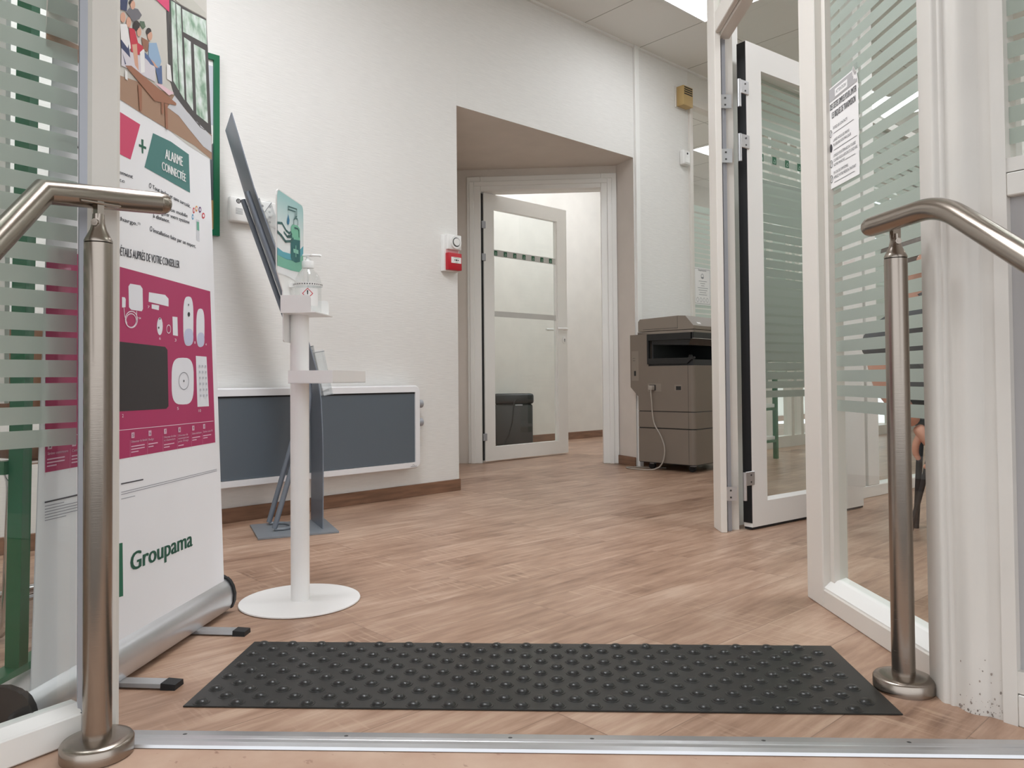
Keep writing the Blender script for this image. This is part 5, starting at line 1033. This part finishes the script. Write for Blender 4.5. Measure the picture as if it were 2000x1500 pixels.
# ---- shredder in the rear room
sh = thing('paper_shredder', 'dark grey paper shredder seen through the alcove door glass', 'shredder', (.01, 7.40, 0), .05)
obj('bin', bx(-.178, .178, -.12, .12, .012, .40, bev=.02, seg=3), M['darkg'], sh, True)
obj('head', bx(-.188, .188, -.13, .13, .402, .50, bev=.025, seg=4), M['plast'], sh, True)
obj('bin_handle', bx(.01, .08, -.126, -.118, .385, .398, bev=.003, seg=2), M['alug'], sh)
obj('foot_strip', bx(-.15, .15, -.11, .11, 0, .014), M['black'], sh)
obj('power_cord', tube(nb(), [Vector(p) for p in ((.02, -.125, .44), (.0, -.14, .42), (-.01, -.142, .32), (-.02, -.142, .22), (-.06, -.15, .10), (-.10, -.17, .03), (-.13, -.2, .006))], .005, 8), M['black'], sh, True)

# ---- green shelf in the corridor
gs = thing('green_shelf_unit', 'green framed shelf with white shelves seen through the office door glass', 'shelf', (1.98, 6.0, 0), angB)
for x, y in ((-.42, 0), (.06, -.05), (-.42, .28), (.06, .23)): obj('upright', bx(x, x+.03, y, y+.03, 0, .66), M['green'], gs)
obj('top_bar', bx(-.42, .09, -.05, .31, .66, .68), M['green'], gs)
for z in (.15, .40): 
    s_ = obj('shelf_board', bx(-.43, .06, -.04, .30, z, z+.028, bev=.003, seg=1), M['white'], gs); obj('shelf_rail', bx(-.42, .08, -.048, -.04, z-.02, z), M['green'], s_)

# ---- left-hand side behind the glass: green display stand and chrome chairs
gd = thing('green_display_stand', 'green steel display stand with flat foot behind the left entrance glass', 'display stand', (-1.082, 1.675, 0))
bm = nb(); a = Vector((0.004, 0, .03)); b = Vector((.030, .0, 1.85)); w_ = .0155
vs = [[bm.verts.new((p.x+dx*w_, p.y+dy*w_, p.z)) for dx, dy in ((-1, -1), (1, -1), (1, 1), (-1, 1))] for p in (a, b)]
for i in range(4): bm.faces.new((vs[0][i], vs[0][(i+1) % 4], vs[1][(i+1) % 4], vs[1][i]))
bm.faces.new(vs[0][::-1]); bm.faces.new(vs[1]); obj('post', bm, M['green'], gd)
bm = nb(); bmx = [[bm.verts.new((p.x+dx*w_-.55, p.y+dy*w_-.05, p.z)) for dx, dy in ((-1, -1), (1, -1), (1, 1), (-1, 1))] for p in (a, b)]
for i in range(4): bm.faces.new((bmx[0][i], bmx[0][(i+1) % 4], bmx[1][(i+1) % 4], bmx[1][i]))
bm.faces.new(bmx[0][::-1]); bm.faces.new(bmx[1]); obj('post', bm, M['green'], gd)
obj('crossbar', bx(-.54, -.005, -.03, -.005, .448, .476), M['green'], gd)
for x in (0, -.55): obj('foot', extr(nb(), [(-.030, 0), (.045, 0), (.045, .012), (.02, .034), (-.02, .034), (-.030, .02)], lambda u, v, k, x=x: (x+u, (-.17, .17)[k], v)), M['green'], gd)
obj('display_panel', bx(-.53, -.02, -.008, .008, .60, 1.75), M['paper'], gd)
def chair(label, loc, rz, seatmat):
    c = thing('waiting_chair', label, 'chair', loc, rz, 'chrome framed chairs')
    for y in (-.22, .22):
        p = [(-.22, y, .82)] + arc((-.2, y, .50), (-.14, y, .44), (-.19, y, .44), 4) + arc((.14, y, .44), (.21, y, .38), (.21, y, .44), 5) + arc((.19, y, .06), (.12, y, .012), (.185, y, .012), 5) + [(-.24, y, .012)]
        obj('side_frame', tube(nb(), [Vector(q) for q in p], .0115, 14), M['chrome'], c, True)
    for x, z in ((-.24, .012), (.0, .425), (.19, .10)): obj('cross_tube', tube(nb(), [Vector((x, -.22, z)), Vector((x, .22, z))], .0095, 12), M['chrome'], c, True)
    obj('seat', bx(-.20, .22, -.21, .21, .452, .49, bev=.014, seg=3), seatmat, c, True)
    obj('backrest', bx(-.245, -.222, -.2, .2, .56, .84, bev=.010, seg=3), seatmat, c, True)
    return c
chair('chrome cantilever chair with brown seat just behind the green display stand', (-1.32, 2.20, 0), -.5, M['wood'])
chair('chrome cantilever chair with black seat farther left of the green display stand', (-1.90, 1.88, 0), -.5, M['plast'])

# ---- person in the office, seated with a walking cane
c2_ = thing('office_chair', 'dark legged visitor chair carrying the seated person in the glazed office', 'chair', (1.95, 3.06, 0), .12)
for x, y in ((-.21, -.2), (.21, -.2), (-.21, .2), (.21, .2)): obj('leg', tube(nb(), [Vector((x*1.1, y*1.08, 0)), Vector((x, y, .44))], [.011, .014], 12), M['black'], c2_, True)
obj('seat', bx(-.24, .24, -.23, .23, .43, .465, bev=.012, seg=3), M['plast'], c2_, True); obj('backrest', bx(-.265, -.24, -.2, .2, .52, .80, bev=.01, seg=3), M['plast'], c2_, True)
def skinned(name, verts, edges, radii, m, parent=None, sub=2, root=0):
    me = bpy.data.meshes.new(name); me.from_pydata(verts, edges, []); o = bpy.data.objects.new(name, me); C.objects.link(o)
    mo = o.modifiers.new('s', 'SKIN'); mo.use_smooth_shade = True
    for i, r in enumerate(radii):
        r = r if isinstance(r, tuple) else (r, r); me.skin_vertices[0].data[i].radius = r; me.skin_vertices[0].data[i].use_root = (i == root)
    su = o.modifiers.new('u', 'SUBSURF'); su.levels = sub; su.render_levels = sub
    dg = bpy.context.evaluated_depsgraph_get(); me2 = bpy.data.meshes.new_from_object(o.evaluated_get(dg)); me2.name = name; o.modifiers.clear(); o.data = me2
    me2.materials.clear(); me2.materials.append(m)
    for p in me2.polygons: p.use_smooth = True
    if parent: o.parent = parent
    return o
# joints (world, person faces +X in profile, leaning back)
HP = (1.84, 3.06, .52); CH = (1.74, 3.05, .78); NK = (1.610, 3.05, .925); HD = (1.640, 3.05, 1.02)
SR = (1.605, 2.90, .895); ER = (1.385, 2.93, .768); WR = (1.555, 2.965, .452)
SL = (1.69, 3.23, .89); EL = (1.80, 3.30, .70); WL = (1.98, 3.20, .62)
KR = (2.22, 2.95, .53); AR = (2.22, 2.95, .09); KL = (2.22, 3.17, .53); AL = (2.26, 3.17, .09)
V = [HP, (1.79, 3.055, .65), CH, (1.685, 3.05, .875), NK, (1.596, 3.05, .985), (1.590, 3.05, 1.052), (1.600, 3.05, 1.112), (1.597, 3.05, 1.167),
     SR, ER, WR, SL, EL, WL, (1.88, 2.96, .52), KR, AR, (1.88, 3.16, .52), KL, AL, (2.34, 2.95, .04), (2.38, 3.17, .04), (1.432, 2.945, .600)]
E_ = [(0, 1), (1, 2), (2, 3), (3, 4), (4, 5), (5, 6), (6, 7), (7, 8), (3, 9), (9, 10), (10, 23), (23, 11), (3, 12), (12, 13), (13, 14), (0, 15), (15, 16), (16, 17), (0, 18), (18, 19), (19, 20), (17, 21), (20, 22)]
RD = [(.14, .12), (.13, .11), (.14, .12), (.12, .10), .058, .052, (.078, .07), (.088, .078), (.062, .058), (.062, .062), .052, .034, .06, .045, .028, .085, .062, .042, .085, .062, .042, .036, .036, .048]
ps = skinned('person', [Vector(v) for v in V], E_, RD, M['skin'])
tag(ps, 'person in charcoal short-sleeved top and pale blue face mask seated behind the frosted office window', 'person')
# clothing: top, trousers
def cloth(name, idx, extra, m):
    mp = {k: i for i, k in enumerate(idx)}; vs = [Vector(V[k]) for k in idx]; ed = [(mp[a], mp[b]) for a, b in E_ if a in mp and b in mp]; rd = [tuple((x+.016) for x in (RD[k] if isinstance(RD[k], tuple) else (RD[k], RD[k]))) for k in idx]
    for (k, pos, r) in extra: vs.append(Vector(pos)); ed.append((mp[k] if k >= 0 else len(vs)-2, len(vs)-1)); rd.append((r, r))
    return skinned(name, vs, ed, rd, m, ps)
lerp = lambda a, b, t: tuple(a[i]+(b[i]-a[i])*t for i in range(3))
cloth('short_sleeved_top', [0, 1, 2, 3, 9, 12], [(9, lerp(SR, ER, .55), .078), (-1, lerp(SR, ER, .98), .076), (-1, lerp(ER, (1.432, 2.945, .600), .38), .066), (12, lerp(SL, EL, .8), .062), (3, (1.628, 3.05, .910), .074)], M['coat'])
cloth('trousers', [0, 15, 16, 17, 18, 19, 20], [], M['trouser'])
skinned('shoe', [Vector(v) for v in ((2.20, 2.95, .05), (2.28, 2.95, .045), (2.38, 2.95, .036), (2.43, 2.95, .03))], [(0, 1), (1, 2), (2, 3)], [.046, .048, .042, .03], M['shoe'], ps, 2)
skinned('shoe', [Vector(v) for v in ((2.24, 3.17, .05), (2.32, 3.17, .045), (2.42, 3.17, .036), (2.47, 3.17, .03))], [(0, 1), (1, 2), (2, 3)], [.046, .048, .042, .03], M['shoe'], ps, 2)
def ball(name, c, r, m, sc=(1, 1, 1), cut=None, parent=ps):
    bm = nb(); bmesh.ops.create_uvsphere(bm, u_segments=28, v_segments=20, radius=1)
    for v in bm.verts: v.co = Vector((c[0]+v.co.x*r*sc[0], c[1]+v.co.y*r*sc[1], c[2]+v.co.z*r*sc[2]))
    if cut: bmesh.ops.bisect_plane(bm, geom=bm.verts[:]+bm.edges[:]+bm.faces[:], plane_co=cut[0], plane_no=cut[1], clear_outer=True)
    return obj(name, bm, m, parent, True)
hc = (1.684, 3.05, 1.145)
ball('hair', (1.583, 3.05, 1.129), .1, M['hair'], (1.02, .92, .98), ((1.600, 3.05, 1.117), (.85, 0, -.53)))
ball('face_mask', (1.637, 3.05, 1.065), .06, M['mask'], (.85, 1.12, .95), None)
for y in (-1, 1): ball('ear', (1.587, 3.05+y*.082, 1.099), .022, M['skin'], (.8, .4, 1.35))
for y in (-1, 1): obj('mask_loop', tube(nb(), [Vector(p) for p in ((1.650, 3.05+y*.062, 1.085), (1.615, 3.05+y*.083, 1.104), (1.587, 3.05+y*.088, 1.117), (1.575, 3.05+y*.087, 1.102))], .002, 6), M['white'], ps)
for y in (-1, 1): ball('eye', (1.677, 3.05+y*.03, 1.125), .011, M['white'], (.6, 1, .8)); 
for y in (-1, 1): ball('pupil', (1.683, 3.05+y*.03, 1.125), .005, M['black'], (.5, 1, 1))
ball('nose', (1.693, 3.05, 1.095), .02, M['skin'], (1, .7, 1.3))
# right hand hanging over the cane
pm = [Vector(v) for v in (WR, (1.574, 2.955, .420), (1.594, 2.948, .388), (1.608, 2.944, .366))]
ps_h = skinned('hand', pm, [(0, 1), (1, 2), (2, 3)], [(.030, .026), (.044, .026), (.050, .024), (.042, .020)], M['skin'], ps, 2)
fing = [((1.606, 2.934, .392), (1.640, 2.922, .366), (1.650, 2.926, .334), (1.640, 2.946, .308)), ((1.606, 2.932, .378), (1.628, 2.916, .344), (1.630, 2.926, .308), (1.616, 2.946, .286)),
        ((1.598, 2.936, .366), (1.610, 2.916, .330), (1.608, 2.928, .296), (1.594, 2.948, .278)), ((1.584, 2.942, .364), (1.588, 2.922, .330), (1.584, 2.934, .304), (1.574, 2.950, .288))]
for f4 in fing: skinned('finger', [Vector(v) for v in f4], [(0, 1), (1, 2), (2, 3)], [.0125, .0115, .0104, .0084], M['skin'], ps_h, 2)
skinned('thumb', [Vector(v) for v in ((1.566, 2.956, .416), (1.550, 2.962, .376), (1.552, 2.968, .342), (1.566, 2.966, .316))], [(0, 1), (1, 2), (2, 3)], [.016, .0145, .0125, .0100], M['skin'], ps_h, 2)
cn = thing('walking_cane', 'black walking cane held slanting in the seated person\'s hand', 'cane', (1.53, 2.99, 0))
obj('shaft', tube(nb(), [Vector((.0, 0, .012)), Vector((.05, -.018, .22)), Vector((.098, -.034, .46)), Vector((.140, -.040, .66))], .0095, 16), M['black'], cn, True)
obj('handle', tube(nb(), [Vector((.137, -.0397, .65)), Vector((.143, -.040, .675))] + arc((.145, -.041, .682), (.185, -.046, .700), (.150, -.042, .702), 5) + [Vector((.25, -.055, .695))], .0115, 14), M['plast'], cn, True)
obj('rubber_tip', lathe(nb(), [(0, 0), (.014, 0), (.014, .01), (.011, .03), (0, .03)], 20, (.0, 0, 0)), M['black'], cn, True)
